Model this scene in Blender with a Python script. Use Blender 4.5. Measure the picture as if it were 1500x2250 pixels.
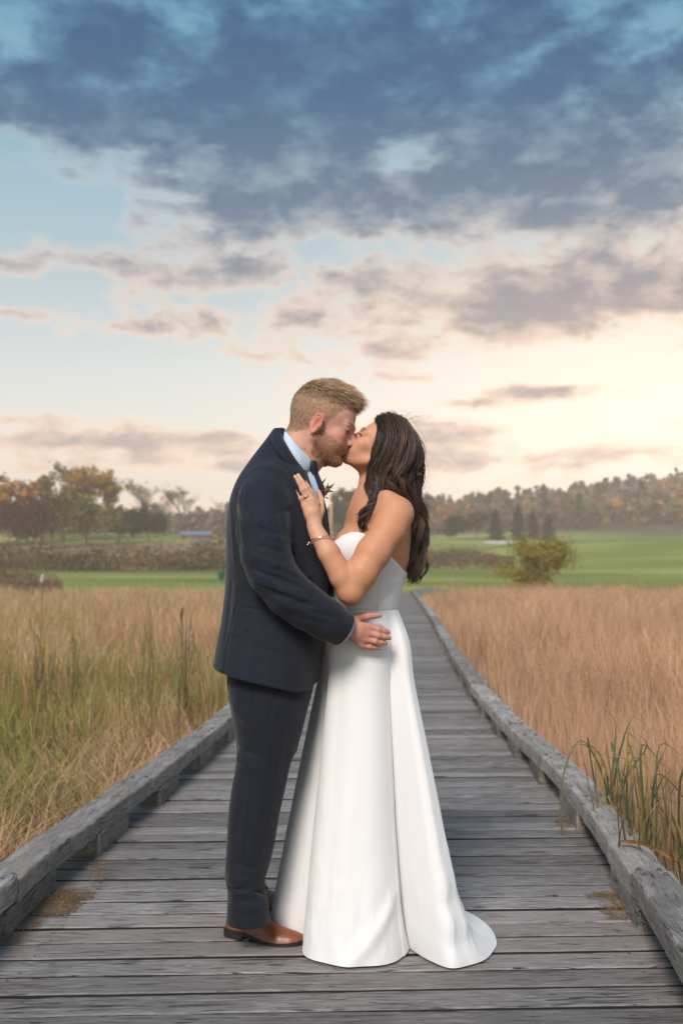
import bpy, math, random
import numpy as np
from mathutils import Vector, Matrix

for _o in list(bpy.data.objects):
    bpy.data.objects.remove(_o)
scene = bpy.context.scene
col = scene.collection

# ------------------------------------------------------------------ camera
CAM_Y, CAM_Z = -3.262, 1.206
FPX = 2300.0                       # focal length in pixels of the 1500 x 2250 photograph
TILT = math.atan(125.0 / FPX)      # horizon lies 125 px under the picture centre
cam_data = bpy.data.cameras.new('camera')
cam = bpy.data.objects.new('camera', cam_data)
col.objects.link(cam)
cam.location = (0, CAM_Y, CAM_Z)
cam.rotation_euler = (math.pi / 2 + TILT, 0, 0)
cam_data.sensor_fit = 'VERTICAL'
cam_data.sensor_height = 36.0
cam_data.sensor_width = 24.0
cam_data.lens = FPX / 2250.0 * 36.0
cam_data.clip_start = 0.05
cam_data.clip_end = 6000
cam_data.dof.use_dof = True
cam_data.dof.focus_distance = 3.38
cam_data.dof.aperture_fstop = 3.0
scene.camera = cam
scene.cycles.max_bounces = 6
scene.cycles.diffuse_bounces = 3
scene.cycles.glossy_bounces = 2
scene.cycles.transmission_bounces = 4
scene.cycles.transparent_max_bounces = 6
scene.cycles.use_denoising = True

def ray(px, py):
    u, v = (px - 750.0) / FPX, (1125.0 - py) / FPX
    ca, sa = math.cos(TILT), math.sin(TILT)
    return np.array([u, ca - v * sa, sa + v * ca])

def P(px, py, Y):
    """the point of the plane y = Y that the photograph shows at pixel (px, py)"""
    d = ray(px, py)
    t = (Y - CAM_Y) / d[1]
    return np.array([d[0] * t, Y, CAM_Z + d[2] * t])

def G(px, py, Z=0.0):
    """the point of the level z = Z that the photograph shows at pixel (px, py)"""
    d = ray(px, py)
    t = (Z - CAM_Z) / d[2]
    return np.array([d[0] * t, CAM_Y + d[1] * t, Z])

def srgb(r, g, b):
    f = lambda c: (c / 255.0) / 12.92 if c / 255.0 <= 0.04045 else ((c / 255.0 + 0.055) / 1.055) ** 2.4
    return (f(r), f(g), f(b), 1.0)

# ------------------------------------------------------------------ node helper
class NT:
    def __init__(self, tree):
        self.t = tree
        self.n = tree.nodes
        self.l = tree.links
    def new(self, kind, **kw):
        nd = self.n.new(kind)
        for k, v in kw.items():
            setattr(nd, k, v)
        return nd
    def put(self, sock, v):
        if hasattr(v, 'links') or isinstance(v, bpy.types.NodeSocket):
            self.l.new(v, sock)
        elif v is not None:
            if isinstance(v, (tuple, list)) and hasattr(sock.default_value, '__len__'):
                n = len(sock.default_value)
                v = tuple(v)[:n] + (1.0,) * max(0, n - len(v))
            sock.default_value = v
    def m(self, op, a, b=None, c=None, clamp=False):
        nd = self.new('ShaderNodeMath', operation=op, use_clamp=clamp)
        for i, v in enumerate((a, b, c)):
            if v is not None:
                self.put(nd.inputs[i], v)
        return nd.outputs[0]
    def v(self, op, a, b=None, c=None, out=0):
        nd = self.new('ShaderNodeVectorMath', operation=op)
        for i, x in enumerate((a, b, c)):
            if x is not None:
                self.put(nd.inputs[i], x)
        return nd.outputs[out]
    def mix(self, f, a, b, blend='MIX'):
        nd = self.new('ShaderNodeMix', data_type='RGBA', blend_type=blend)
        self.put(nd.inputs[0], f); self.put(nd.inputs[6], a); self.put(nd.inputs[7], b)
        return nd.outputs[2]
    def ramp(self, f, stops, interp='LINEAR'):
        nd = self.new('ShaderNodeValToRGB')
        cr = nd.color_ramp
        cr.interpolation = interp
        while len(cr.elements) < len(stops):
            cr.elements.new(0.5)
        for e, (p, c) in zip(cr.elements, stops):
            e.position = p
            e.color = c if len(c) == 4 else (*c, 1.0)
        self.put(nd.inputs[0], f)
        return nd.outputs[0]
    def maprange(self, x, a, b, c=0.0, d=1.0, smooth=False):
        nd = self.new('ShaderNodeMapRange')
        nd.interpolation_type = 'SMOOTHSTEP' if smooth else 'LINEAR'
        self.put(nd.inputs[0], x)
        for i, q in enumerate((a, b, c, d)):
            self.put(nd.inputs[i + 1], q)
        return nd.outputs[0]
    def noise(self, vec, scale, detail=4.0, rough=0.55, dist=0.0, dims='3D', out=0):
        nd = self.new('ShaderNodeTexNoise', noise_dimensions=dims)
        if vec is not None:
            self.put(nd.inputs['Vector'], vec)
        nd.inputs['Scale'].default_value = scale
        nd.inputs['Detail'].default_value = detail
        nd.inputs['Roughness'].default_value = rough
        nd.inputs['Distortion'].default_value = dist
        return nd.outputs[out]
    def xyz(self, vec):
        nd = self.new('ShaderNodeSeparateXYZ'); self.put(nd.inputs[0], vec)
        return nd.outputs
    def comb(self, x, y, z):
        nd = self.new('ShaderNodeCombineXYZ')
        for i, q in enumerate((x, y, z)):
            self.put(nd.inputs[i], q)
        return nd.outputs[0]

# ------------------------------------------------------------------ sky (world) and sun
SUN_AZ, SUN_EL = math.radians(196.0), math.radians(40.0)   # azimuth clockwise from +y
GLOW_AZ, GLOW_EL = math.radians(18.0), math.radians(8.5)   # where the low evening light breaks through

world = bpy.data.worlds.new('World')
scene.world = world
world.use_nodes = True
W = NT(world.node_tree)
W.n.clear()
tc = W.new('ShaderNodeTexCoord').outputs['Generated']
dx, dy, dz = W.xyz(tc)[0:3]
az = W.m('ARCTAN2', dx, dy)
el = W.m('ARCSINE', dz)
elp = W.m('MAXIMUM', el, 0.0)
# clear sky: a physical sky blended with an evening gradient
nish = W.new('ShaderNodeTexSky', sky_type='NISHITA')
nish.sun_disc = False
nish.sun_elevation = SUN_EL
nish.sun_rotation = SUN_AZ
nish.air_density = 1.2
nish.dust_density = 1.5
nish_c = W.v('SCALE', nish.outputs[0])
nish_c.node.inputs['Scale'].default_value = 0.07
clear = W.ramp(W.m('DIVIDE', elp, 0.8), [
    (0.0, srgb(252, 216, 190)), (0.06, srgb(250, 226, 206)), (0.14, srgb(240, 234, 226)),
    (0.24, srgb(224, 232, 232)), (0.36, srgb(190, 215, 226)), (0.50, srgb(146, 194, 214)),
    (0.72, srgb(96, 156, 192)), (1.0, srgb(70, 124, 168))])
clear = W.mix(0.12, clear, nish_c)
# warm glow low in the sky
gx = W.m('DIVIDE', W.m('SUBTRACT', az, GLOW_AZ), 0.30)
gy = W.m('DIVIDE', W.m('SUBTRACT', el, GLOW_EL), 0.14)
glow = W.m('POWER', 0.3679, W.m('ADD', W.m('MULTIPLY', gx, gx), W.m('MULTIPLY', gy, gy)))
clear = W.mix(W.m('MULTIPLY', glow, 0.85), clear, (1.30, 1.10, 0.90, 1.0))
# cloud cover: banks placed by direction, broken up by fractal noise on a flat cloud deck
inv = W.m('DIVIDE', 1.0, W.m('ADD', W.m('MAXIMUM', dz, 0.0), 0.20))
deckp = W.comb(W.m('MULTIPLY', dx, inv), W.m('MULTIPLY', dy, inv), 0.0)
warp = W.noise(deckp, 1.6, 3.0, 0.5, out=1)
deckw = W.v('ADD', deckp, W.v('MULTIPLY', W.v('SUBTRACT', warp, (0.5, 0.5, 0.5)), (0.55, 0.55, 0.0)))
n1 = W.noise(deckw, 2.6, 10.0, 0.62)
n2 = W.noise(W.v('ADD', deckw, (7.3, 2.1, 0)), 9.0, 7.0, 0.65)
aev = W.comb(az, el, 0.0)
puff_w = W.v('ADD', W.v('MULTIPLY', aev, (1.0, 1.9, 0)), W.v('MULTIPLY', W.v('SUBTRACT', warp, (0.5, 0.5, 0.5)), (0.05, 0.05, 0.0)))
n4 = W.noise(puff_w, 15.0, 9.0, 0.60)
cover = W.m('ADD', 0.5, W.m('ADD', W.m('ADD', W.m('MULTIPLY', W.m('SUBTRACT', n1, 0.5), 0.95), W.m('MULTIPLY', W.m('SUBTRACT', n4, 0.5), 1.05)), W.m('MULTIPLY', W.m('SUBTRACT', n2, 0.5), 0.40)))
BANKS = [  # px, py, half width, half height (px), weight
    (250, 120, 420, 230, .34), (900, 150, 520, 260, .36), (1400, 250, 420, 260, .30), (560, 330, 330, 110, .18),
    (1000, 430, 360, 80, .24), (720, 440, 300, 60, .16), (1350, 470, 300, 90, .16), (330, 410, 190, 60, .12),
    (60, 250, 260, 90, .16),
    (20, 60, 70, 50, -.26), (420, 40, 60, 35, -.16), (1450, 60, 70, 50, -.20), (320, 350, 90, 28, -.22), (480, 322, 60, 18, -.18),
    (880, 345, 70, 40, -.30), (940, 300, 40, 40, -.16), (80, 430, 190, 46, -.20), (1180, 350, 60, 30, -.14),
    (545, 508, 90, 26, .30), (290, 575, 210, 40, .20), (20, 592, 80, 30, .36), (590, 590, 130, 40, .24), (420, 610, 120, 44, .20),
    (800, 620, 190, 50, .24), (1120, 675, 380, 70, .32), (1400, 640, 260, 70, .26), (560, 712, 210, 44, .26), (740, 785, 260, 34, .26),
    (300, 715, 110, 20, .24), (140, 735, 50, 14, .20), (30, 690, 70, 20, .22), (290, 490, 50, 20, .20),
    (1190, 862, 120, 20, .40), (1030, 886, 70, 12, .30), (880, 830, 90, 12, .26),
    (100, 810, 500, 60, -.22), (1200, 800, 400, 34, -.14), (1000, 545, 200, 30, -.16), (250, 650, 200, 22, -.12), (150, 520, 180, 30, -.14),
    (90, 918, 260, 22, .26), (400, 965, 300, 22, .30), (100, 968, 300, 16, .22), (250, 1010, 520, 36, .26), (1040, 955, 260, 34, .32), (1300, 1000, 260, 24, .20), (900, 1020, 400, 30, .22), (250, 1060, 520, 14, -.10),
    (1350, 940, 180, 60, -.12),
]
acc = 0.0
for (bx, by, sx, sy, w) in BANKS:
    d = ray(bx, by); d = d / np.linalg.norm(d)
    a0, e0 = math.atan2(d[0], d[1]), math.asin(d[2])
    ia, ie = FPX / sx, FPX / sy
    q = W.v('MULTIPLY_ADD', aev, (ia, ie, 0), (-a0 * ia, -e0 * ie, 0))
    r2 = W.v('DOT_PRODUCT', q, q, out=1)
    acc = W.m('MULTIPLY_ADD', W.m('POWER', 0.3679, r2), w, acc)
# away from the banks the deck is simply broken cloud
base = W.maprange(elp, 0.05, 0.9, -0.02, 0.10)
field = W.m('ADD', W.m('ADD', cover, acc), base)
dens = W.maprange(field, 0.53, 0.78, smooth=True)
thick = W.maprange(field, 0.58, 0.98, smooth=True)
cl_dark = W.ramp(W.m('DIVIDE', elp, 0.8), [
    (0.0, srgb(206, 180, 172)), (0.14, srgb(180, 164, 162)), (0.24, srgb(164, 158, 164)), (0.34, srgb(136, 148, 166)),
    (0.42, srgb(94, 128, 158)), (0.54, srgb(56, 104, 144)), (0.75, srgb(32, 88, 132)), (1.0, srgb(52, 98, 138))])
cl_lit = W.ramp(W.m('DIVIDE', elp, 0.8), [
    (0.0, srgb(255, 218, 190)), (0.2, srgb(255, 230, 208)), (0.32, srgb(246, 230, 220)), (0.42, srgb(204, 216, 224)),
    (0.54, srgb(118, 172, 200)), (0.75, srgb(80, 146, 186)), (1.0, srgb(100, 152, 190))])
wx = W.m('DIVIDE', W.m('SUBTRACT', az, math.radians(20)), 0.45)
wy = W.m('DIVIDE', W.m('SUBTRACT', el, math.radians(11)), 0.125)
warm = W.m('POWER', 0.3679, W.m('ADD', W.m('MULTIPLY', wx, wx), W.m('MULTIPLY', wy, wy)))
cl_dark = W.mix(W.m('MULTIPLY', warm, 0.45), cl_dark, srgb(204, 178, 168))
cl_lit = W.mix(W.m('MULTIPLY', warm, 0.8), cl_lit, (1.15, 0.86, 0.64, 1.0))
cl = W.mix(thick, cl_lit, cl_dark)
n3 = W.noise(W.v('ADD', puff_w, (1.3, 9.1, 0)), 17.0, 10.0, 0.60)
cl = W.mix(W.m('MULTIPLY', W.maprange(n3, 0.47, 0.66), W.maprange(elp, 0.22, 0.46, 0.55, 0.30)), cl, cl_lit)
sky = W.mix(dens, clear, cl)
boost = W.v('SCALE', sky); W.put(boost.node.inputs['Scale'], W.maprange(elp, 0.0, 0.30, 1.42, 1.0, True))
sky = boost
# below the horizon only the ground sheet's far haze is ever met
sky = W.mix(W.maprange(dz, -0.02, 0.0), srgb(150, 130, 110), sky)
bg = W.new('ShaderNodeBackground')
W.l.new(sky, bg.inputs[0])
bg.inputs[1].default_value = 1.0
wo = W.new('ShaderNodeOutputWorld')
W.l.new(bg.outputs[0], wo.inputs[0])

sun_d = bpy.data.lights.new('sun', 'SUN')
sun_d.energy = 3.9
sun_d.angle = math.radians(18)
sun_d.color = (1.0, 0.91, 0.82)
sun = bpy.data.objects.new('sun', sun_d)
col.objects.link(sun)
_sd = Vector((math.sin(SUN_AZ) * math.cos(SUN_EL), math.cos(SUN_AZ) * math.cos(SUN_EL), math.sin(SUN_EL)))
sun.rotation_euler = _sd.to_track_quat('Z', 'Y').to_euler()
sun.location = (3, -6, 8)

scene.view_settings.view_transform = 'Standard'
scene.view_settings.look = 'None'
scene.view_settings.exposure = 0.0
scene.view_settings.gamma = 1.0
scene.view_settings.use_curve_mapping = False

# ------------------------------------------------------------------ object helpers
def link(o, parent=None):
    col.objects.link(o)
    if parent is not None:
        o.parent = parent
    return o

def tag(o, label=None, cat=None, group=None, kind=None):
    for k, v in (('label', label), ('category', cat), ('group', group), ('kind', kind)):
        if v:
            o[k] = v
    return o

def empty(name, loc=(0, 0, 0), rz=0.0, parent=None):
    o = bpy.data.objects.new(name, None)
    o.empty_display_size = 0.1
    o.location = loc
    o.rotation_euler.z = rz
    return link(o, parent)

def np_mesh(name, verts, quads=None, tris=None, smooth=True, colors=None, uvs=None):
    verts = np.asarray(verts, np.float32).reshape(-1, 3)
    loops, starts, tot = [], [], 0
    for f, n in ((quads, 4), (tris, 3)):
        if f is not None and len(f):
            f = np.asarray(f, np.int32).reshape(-1, n)
            loops.append(f.ravel())
            starts.append(tot + np.arange(len(f)) * n)
            tot += f.size
    loops = np.concatenate(loops); starts = np.concatenate(starts)
    me = bpy.data.meshes.new(name)
    me.vertices.add(len(verts)); me.vertices.foreach_set('co', verts.ravel())
    me.loops.add(len(loops)); me.loops.foreach_set('vertex_index', loops.astype(np.int32))
    me.polygons.add(len(starts)); me.polygons.foreach_set('loop_start', starts.astype(np.int32))
    me.update(calc_edges=True)
    me.polygons.foreach_set('use_smooth', np.full(len(starts), smooth, bool))
    if colors is not None:
        ca = me.color_attributes.new('tint', 'FLOAT_COLOR', 'POINT')
        c = np.ones((len(verts), 4), np.float32); c[:, :3] = np.asarray(colors)[:, :3]
        ca.data.foreach_set('color', c.ravel())
    if uvs is not None:
        ul = me.uv_layers.new(name='uv')
        ul.data.foreach_set('uv', np.asarray(uvs, np.float32)[loops].ravel())
    me.validate()
    return me

def mesh_obj(name, me, mat=None, parent=None, loc=(0, 0, 0), rot=(0, 0, 0)):
    o = bpy.data.objects.new(name, me)
    if mat is not None and not me.materials:
        me.materials.append(mat)
    o.location = loc
    o.rotation_euler = rot
    return link(o, parent)

def new_mat(name):
    m = bpy.data.materials.new(name)
    m.use_nodes = True
    nt = NT(m.node_tree)
    nt.n.clear()
    out = nt.new('ShaderNodeOutputMaterial')
    bs = nt.new('ShaderNodeBsdfPrincipled')
    nt.l.new(bs.outputs[0], out.inputs[0])
    return m, nt, bs, out

def set_bump(nt, bs, h, strength=0.3, dist=0.01):
    b = nt.new('ShaderNodeBump')
    b.inputs['Strength'].default_value = strength
    b.inputs['Distance'].default_value = dist
    nt.put(b.inputs['Height'], h)
    nt.l.new(b.outputs[0], bs.inputs['Normal'])

def vnoise(p, seed=0):
    """smooth value noise, p (n, 3) -> 0..1"""
    p = np.asarray(p, np.float64)
    i = np.floor(p).astype(np.int64); f = p - i
    f = f * f * (3 - 2 * f)
    def h(a, b, c):
        n = (a * 374761393 + b * 668265263 + c * 2147483647 + seed * 1274126177) & 0xFFFFFFFF
        n = ((n ^ (n >> 13)) * 1274126177) & 0xFFFFFFFF
        return ((n ^ (n >> 16)) & 0xFFFF) / 65535.0
    r = 0
    for a in (0, 1):
        for b in (0, 1):
            for c in (0, 1):
                wgt = (f[:, 0] if a else 1 - f[:, 0]) * (f[:, 1] if b else 1 - f[:, 1]) * (f[:, 2] if c else 1 - f[:, 2])
                r = r + wgt * h(i[:, 0] + a, i[:, 1] + b, i[:, 2] + c)
    return r

def fbm(p, octv=4, seed=0):
    s, a, t = 0, 0.5, 0
    for k in range(octv):
        s = s + a * vnoise(np.asarray(p) * (2 ** k) + 17.3 * k, seed + k); t += a; a *= 0.5
    return s / t

def grid_quads(nu, nv, wrap_u=False):
    """vertex index = v * nu + u"""
    uu = np.arange(nu if wrap_u else nu - 1)
    vv = np.arange(nv - 1)
    U, V = np.meshgrid(uu, vv)
    U, V = U.ravel(), V.ravel()
    U1 = (U + 1) % nu
    return np.stack([V * nu + U, V * nu + U1, (V + 1) * nu + U1, (V + 1) * nu + U], 1)

class MB:
    """collects simple shapes into one mesh"""
    def __init__(self):
        self.v, self.q, self.t, self.c = [], [], [], []
        self.n = 0
    def add(self, verts, quads=None, tris=None, color=(1, 1, 1)):
        verts = np.asarray(verts, float).reshape(-1, 3)
        self.v.append(verts)
        col_ = np.asarray(color, float)
        self.c.append(np.tile(col_[:3], (len(verts), 1)) if col_.ndim == 1 else col_[:, :3])
        if quads is not None and len(quads):
            self.q.append(np.asarray(quads).reshape(-1, 4) + self.n)
        if tris is not None and len(tris):
            self.t.append(np.asarray(tris).reshape(-1, 3) + self.n)
        self.n += len(verts)
    def box(self, c, s, R=None, color=(1, 1, 1)):
        v = np.array([[x, y, z] for z in (-.5, .5) for y in (-.5, .5) for x in (-.5, .5)]) * np.asarray(s, float)
        if R is not None:
            v = v @ np.asarray(R).T
        self.add(v + np.asarray(c, float), [[0, 2, 3, 1], [4, 5, 7, 6], [0, 1, 5, 4], [2, 6, 7, 3], [0, 4, 6, 2], [1, 3, 7, 5]], color=color)
    def tube(self, pts, rad, seg=8, color=(1, 1, 1), cap=True, flat=1.0, up=None):
        pts = np.asarray(pts, float); n = len(pts)
        rad = np.broadcast_to(np.asarray(rad, float), (n,))
        T = np.gradient(pts, axis=0); T /= np.linalg.norm(T, axis=1)[:, None] + 1e-12
        u = np.array([0, 0, 1.0]) if up is None else np.asarray(up, float)
        if up is None and abs(T[0] @ u) > .9:
            u = np.array([0, 1.0, 0])
        ring = np.linspace(0, 2 * math.pi, seg, endpoint=False)
        vs = []
        for k in range(n):
            a = np.cross(T[k], u); a /= np.linalg.norm(a) + 1e-12
            b = np.cross(a, T[k]); u = b if up is None else u
            vs.append(pts[k] + rad[k] * (np.cos(ring)[:, None] * a + flat * np.sin(ring)[:, None] * b))
        v = np.concatenate(vs)
        q = grid_quads(seg, n, True)
        t = []
        if cap:
            v = np.concatenate([v, pts[:1], pts[-1:]])
            for k in range(seg):
                t.append([n * seg, (k + 1) % seg, k])
                t.append([n * seg + 1, (n - 1) * seg + k, (n - 1) * seg + (k + 1) % seg])
        self.add(v, q, t, color)
    def mesh(self, name, smooth=True):
        return np_mesh(name, np.concatenate(self.v), np.concatenate(self.q) if self.q else None,
                       np.concatenate(self.t) if self.t else None, smooth, np.concatenate(self.c))
    def build(self, name, mat, parent=None, smooth=True):
        return mesh_obj(name, self.mesh(name, smooth), mat, parent)

def spline(pts, n):
    """Catmull-Rom through pts, n samples"""
    p = np.asarray(pts, float)
    p = np.concatenate([2 * p[:1] - p[1:2], p, 2 * p[-1:] - p[-2:-1]])
    m = len(p) - 3
    s = np.linspace(0, m - 1e-9, n); i = s.astype(int); f = (s - i)[:, None]
    a, b, c, d = p[i], p[i + 1], p[i + 2], p[i + 3]
    return .5 * (2 * b + (c - a) * f + (2 * a - 5 * b + 4 * c - d) * f ** 2 + (3 * b - a - 3 * c + d) * f ** 3)
world.cycles.sampling_method = 'MANUAL'
world.cycles.sample_map_resolution = 512

# ================================================================== THE SETTING
rng = np.random.default_rng(11)
random.seed(5)

# ------------------------------------------------------------------ materials of the setting
def attr_mat(name, rough=0.8, spec=0.2, trans=0.0, vary=0.25, nscale=8.0):
    """base colour from the mesh's own tint, with slight mottling"""
    m, nt, bs, out = new_mat(name)
    at = nt.new('ShaderNodeAttribute', attribute_name='tint')
    n = nt.noise(nt.new('ShaderNodeTexCoord').outputs['Object'], nscale, 4)
    f = nt.maprange(n, 0.3, 0.7, 1 - vary, 1 + vary)
    c = nt.v('SCALE', at.outputs['Color']); nt.put(c.node.inputs['Scale'], f)
    nt.l.new(c, bs.inputs['Base Color'])
    bs.inputs['Roughness'].default_value = rough
    bs.inputs['Specular IOR Level'].default_value = spec
    if trans:
        tr = nt.new('ShaderNodeBsdfTranslucent')
        nt.l.new(c, tr.inputs[0])
        mx = nt.new('ShaderNodeMixShader'); mx.inputs[0].default_value = trans
        nt.l.new(bs.outputs[0], mx.inputs[1]); nt.l.new(tr.outputs[0], mx.inputs[2])
        nt.l.new(mx.outputs[0], out.inputs[0])
    return m

M_GRASS = attr_mat('dry_grass', 0.75, 0.15, 0.35, 0.12)
M_LEAF = attr_mat('foliage', 0.7, 0.2, 0.30, 0.15, 1.0)
M_BARK = attr_mat('bark', 0.9, 0.1, 0.0, 0.3, 6.0)

def ground_mat():
    m, nt, bs, out = new_mat('ground')
    pos = nt.new('ShaderNodeNewGeometry').outputs['Position']
    x, y, z = nt.xyz(pos)[0:3]
    n = nt.noise(pos, 0.06, 5, 0.6)
    nf = nt.noise(pos, 0.9, 5, 0.6)
    lawn = nt.ramp(nt.noise(nt.v('MULTIPLY', pos, (0.5, 1.6, 1)), 0.045, 4), [
        (0.36, (0.12, 0.165, 0.034)), (0.50, (0.21, 0.245, 0.060)), (0.64, (0.35, 0.36, 0.115))])
    lawn = nt.mix(nt.maprange(nf, .35, .7, 0, .35), lawn, (0.20, 0.22, 0.08, 1))
    tan = nt.ramp(n, [(0.35, (0.22, 0.15, 0.08)), (0.65, (0.34, 0.25, 0.14))])
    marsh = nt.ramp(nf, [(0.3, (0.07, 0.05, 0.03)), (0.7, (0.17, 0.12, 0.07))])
    wob = nt.m('MULTIPLY', nt.m('SUBTRACT', nt.noise(pos, 0.12, 3), 0.5), 14.0)
    yy = nt.m('ADD', y, wob)
    # rough, tawny meadow between the two lawns on the left
    rough_m = nt.m('MULTIPLY', nt.maprange(nt.m('SUBTRACT', yy, nt.m('MULTIPLY', x, 0.10)), 96, 112, 0, 1), nt.maprange(yy, 168, 188, 1, 0))
    rough_m = nt.m('MULTIPLY', rough_m, nt.maprange(x, -12, 6, 1, 0))
    rough_m = nt.m('MULTIPLY', rough_m, nt.maprange(nt.noise(nt.v('MULTIPLY', pos, (.4, 1, 1)), .07, 3), .38, .52, .1, 1))
    c = nt.mix(rough_m, lawn, tan)
    c = nt.mix(nt.maprange(yy, 225, 270, 0, 1), c, (0.10, 0.08, 0.045, 1))
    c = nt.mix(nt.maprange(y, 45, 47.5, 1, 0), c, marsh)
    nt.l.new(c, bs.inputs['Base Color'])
    bs.inputs['Roughness'].default_value = 0.95
    bs.inputs['Specular IOR Level'].default_value = 0.05
    set_bump(nt, bs, nf, 0.5, 0.1)
    return m

# ------------------------------------------------------------------ terrain
def terrain(x, y):
    x = np.asarray(x, float); y = np.asarray(y, float)
    d = y - CAM_Y
    prof_d = [0, 48, 52, 60, 75, 95, 125, 165, 205, 260, 330, 420, 520, 700, 1200, 3000]
    prof_z = [-.45, -.42, -.05, .30, .80, 1.60, 3.0, 5.0, 7.2, 9.5, 12, 16, 20, 20, 5, 0]
    z = np.interp(d, prof_d, prof_z)
    far = np.clip((d - 50) / 60, 0, 1)
    # swells of the fairway on the right
    z = z + far * (0.55 * np.sin(x * .05 + y * .045 + .6) + .35 * np.sin(x * .085 - y * .06))
    z = z + far * np.clip((x - 12) / 30, 0, 1) * 1.2 * np.exp(-((d - 105) / 40) ** 2)
    # wooded hill on the right, lower on the left
    s = x / np.maximum(d, 1)
    hill = np.clip((d - 240) / 200, 0, 1) ** 1.3
    hh = np.interp(s, [-.5, -.3, -.12, 0, .08, .2, .33, .6], [-4, -2, -2, -1, 2, 8, 16, 19])
    z = z + hill * hh * np.exp(-np.clip((d - 520) / 400, 0, 5) ** 2)
    return z

ys = np.concatenate([np.arange(-14, 46, 2.0), np.arange(46, 62, .5), np.arange(62, 130, 2.0), np.arange(130, 420, 7.0), np.geomspace(420, 4000, 30)])
xs = np.concatenate([-np.geomspace(60, 3500, 30)[::-1], np.arange(-57, 60, 2.5), np.geomspace(60, 3500, 30)])
XX, YY = np.meshgrid(xs, ys)
ZZ = terrain(XX, YY)
ground = mesh_obj('ground', np_mesh('ground', np.stack([XX, YY, ZZ], -1), grid_quads(len(xs), len(ys))), ground_mat())
tag(ground, kind='structure')

# sand bunker and cart path, thin sheets laid on the fairway
def sheet(name, outline_px, d, mat, dz):
    """closed outline given in the photograph, laid on the terrain near distance d"""
    pts = []
    for (px, py) in outline_px:
        best = None
        r = ray(px, py)
        for t in np.arange(d * .45, d * 1.7, .25):
            p = np.array([0, CAM_Y, CAM_Z]) + r * t
            if p[2] <= terrain(p[0], p[1]):
                best = p; break
        pts.append(best if best is not None else np.array([0, CAM_Y, CAM_Z]) + r * d)
    pts = np.array(pts)
    c = pts.mean(0)
    ring = [pts, c + (pts - c) * .5]
    v = np.concatenate(ring + [c[None]])
    v[:, 2] = terrain(v[:, 0], v[:, 1]) + dz
    n = len(pts)
    q = [[i, (i + 1) % n, n + (i + 1) % n, n + i] for i in range(n)]
    t = [[n + i, n + (i + 1) % n, 2 * n] for i in range(n)]
    me = np_mesh(name, v, q, t)
    o = mesh_obj(name, me, mat)
    tag(o, kind='structure')
    return o

def plain(name, color, rough=.8, spec=.3, nscale=20, vary=.2, bump=0.0):
    m, nt, bs, out = new_mat(name)
    n = nt.noise(nt.new('ShaderNodeTexCoord').outputs['Object'], nscale, 5)
    c = nt.mix(n, tuple(np.array(color[:3]) * (1 - vary)) + (1,), tuple(np.minimum(1, np.array(color[:3]) * (1 + vary))) + (1,))
    nt.l.new(c, bs.inputs['Base Color'])
    bs.inputs['Roughness'].default_value = rough
    bs.inputs['Specular IOR Level'].default_value = spec
    if bump:
        set_bump(nt, bs, n, bump, .01)
    return m

ell = lambda cx, cy, rx, ry, n=14: [(cx + rx * math.cos(k * 2 * math.pi / n), cy + ry * math.sin(k * 2 * math.pi / n)) for k in range(n)]
sheet('sand_bunker', ell(1102, 1192, 42, 4), 130, plain('sand', (.62, .56, .46), .9, .1, 2, .1), .06)
sheet('cart_path', ell(440, 1192, 26, 3), 130, plain('asphalt_path', (.16, .16, .16), .9, .1, 2, .1), .06)
sheet('cart_path', ell(1236, 1186, 34, 3), 150, bpy.data.materials['asphalt_path'], .06)
sheet('path_end', [(905, 1297), (930, 1293), (960, 1293), (985, 1296), (960, 1303), (915, 1307)], 58, bpy.data.materials['asphalt_path'], .03)

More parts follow.
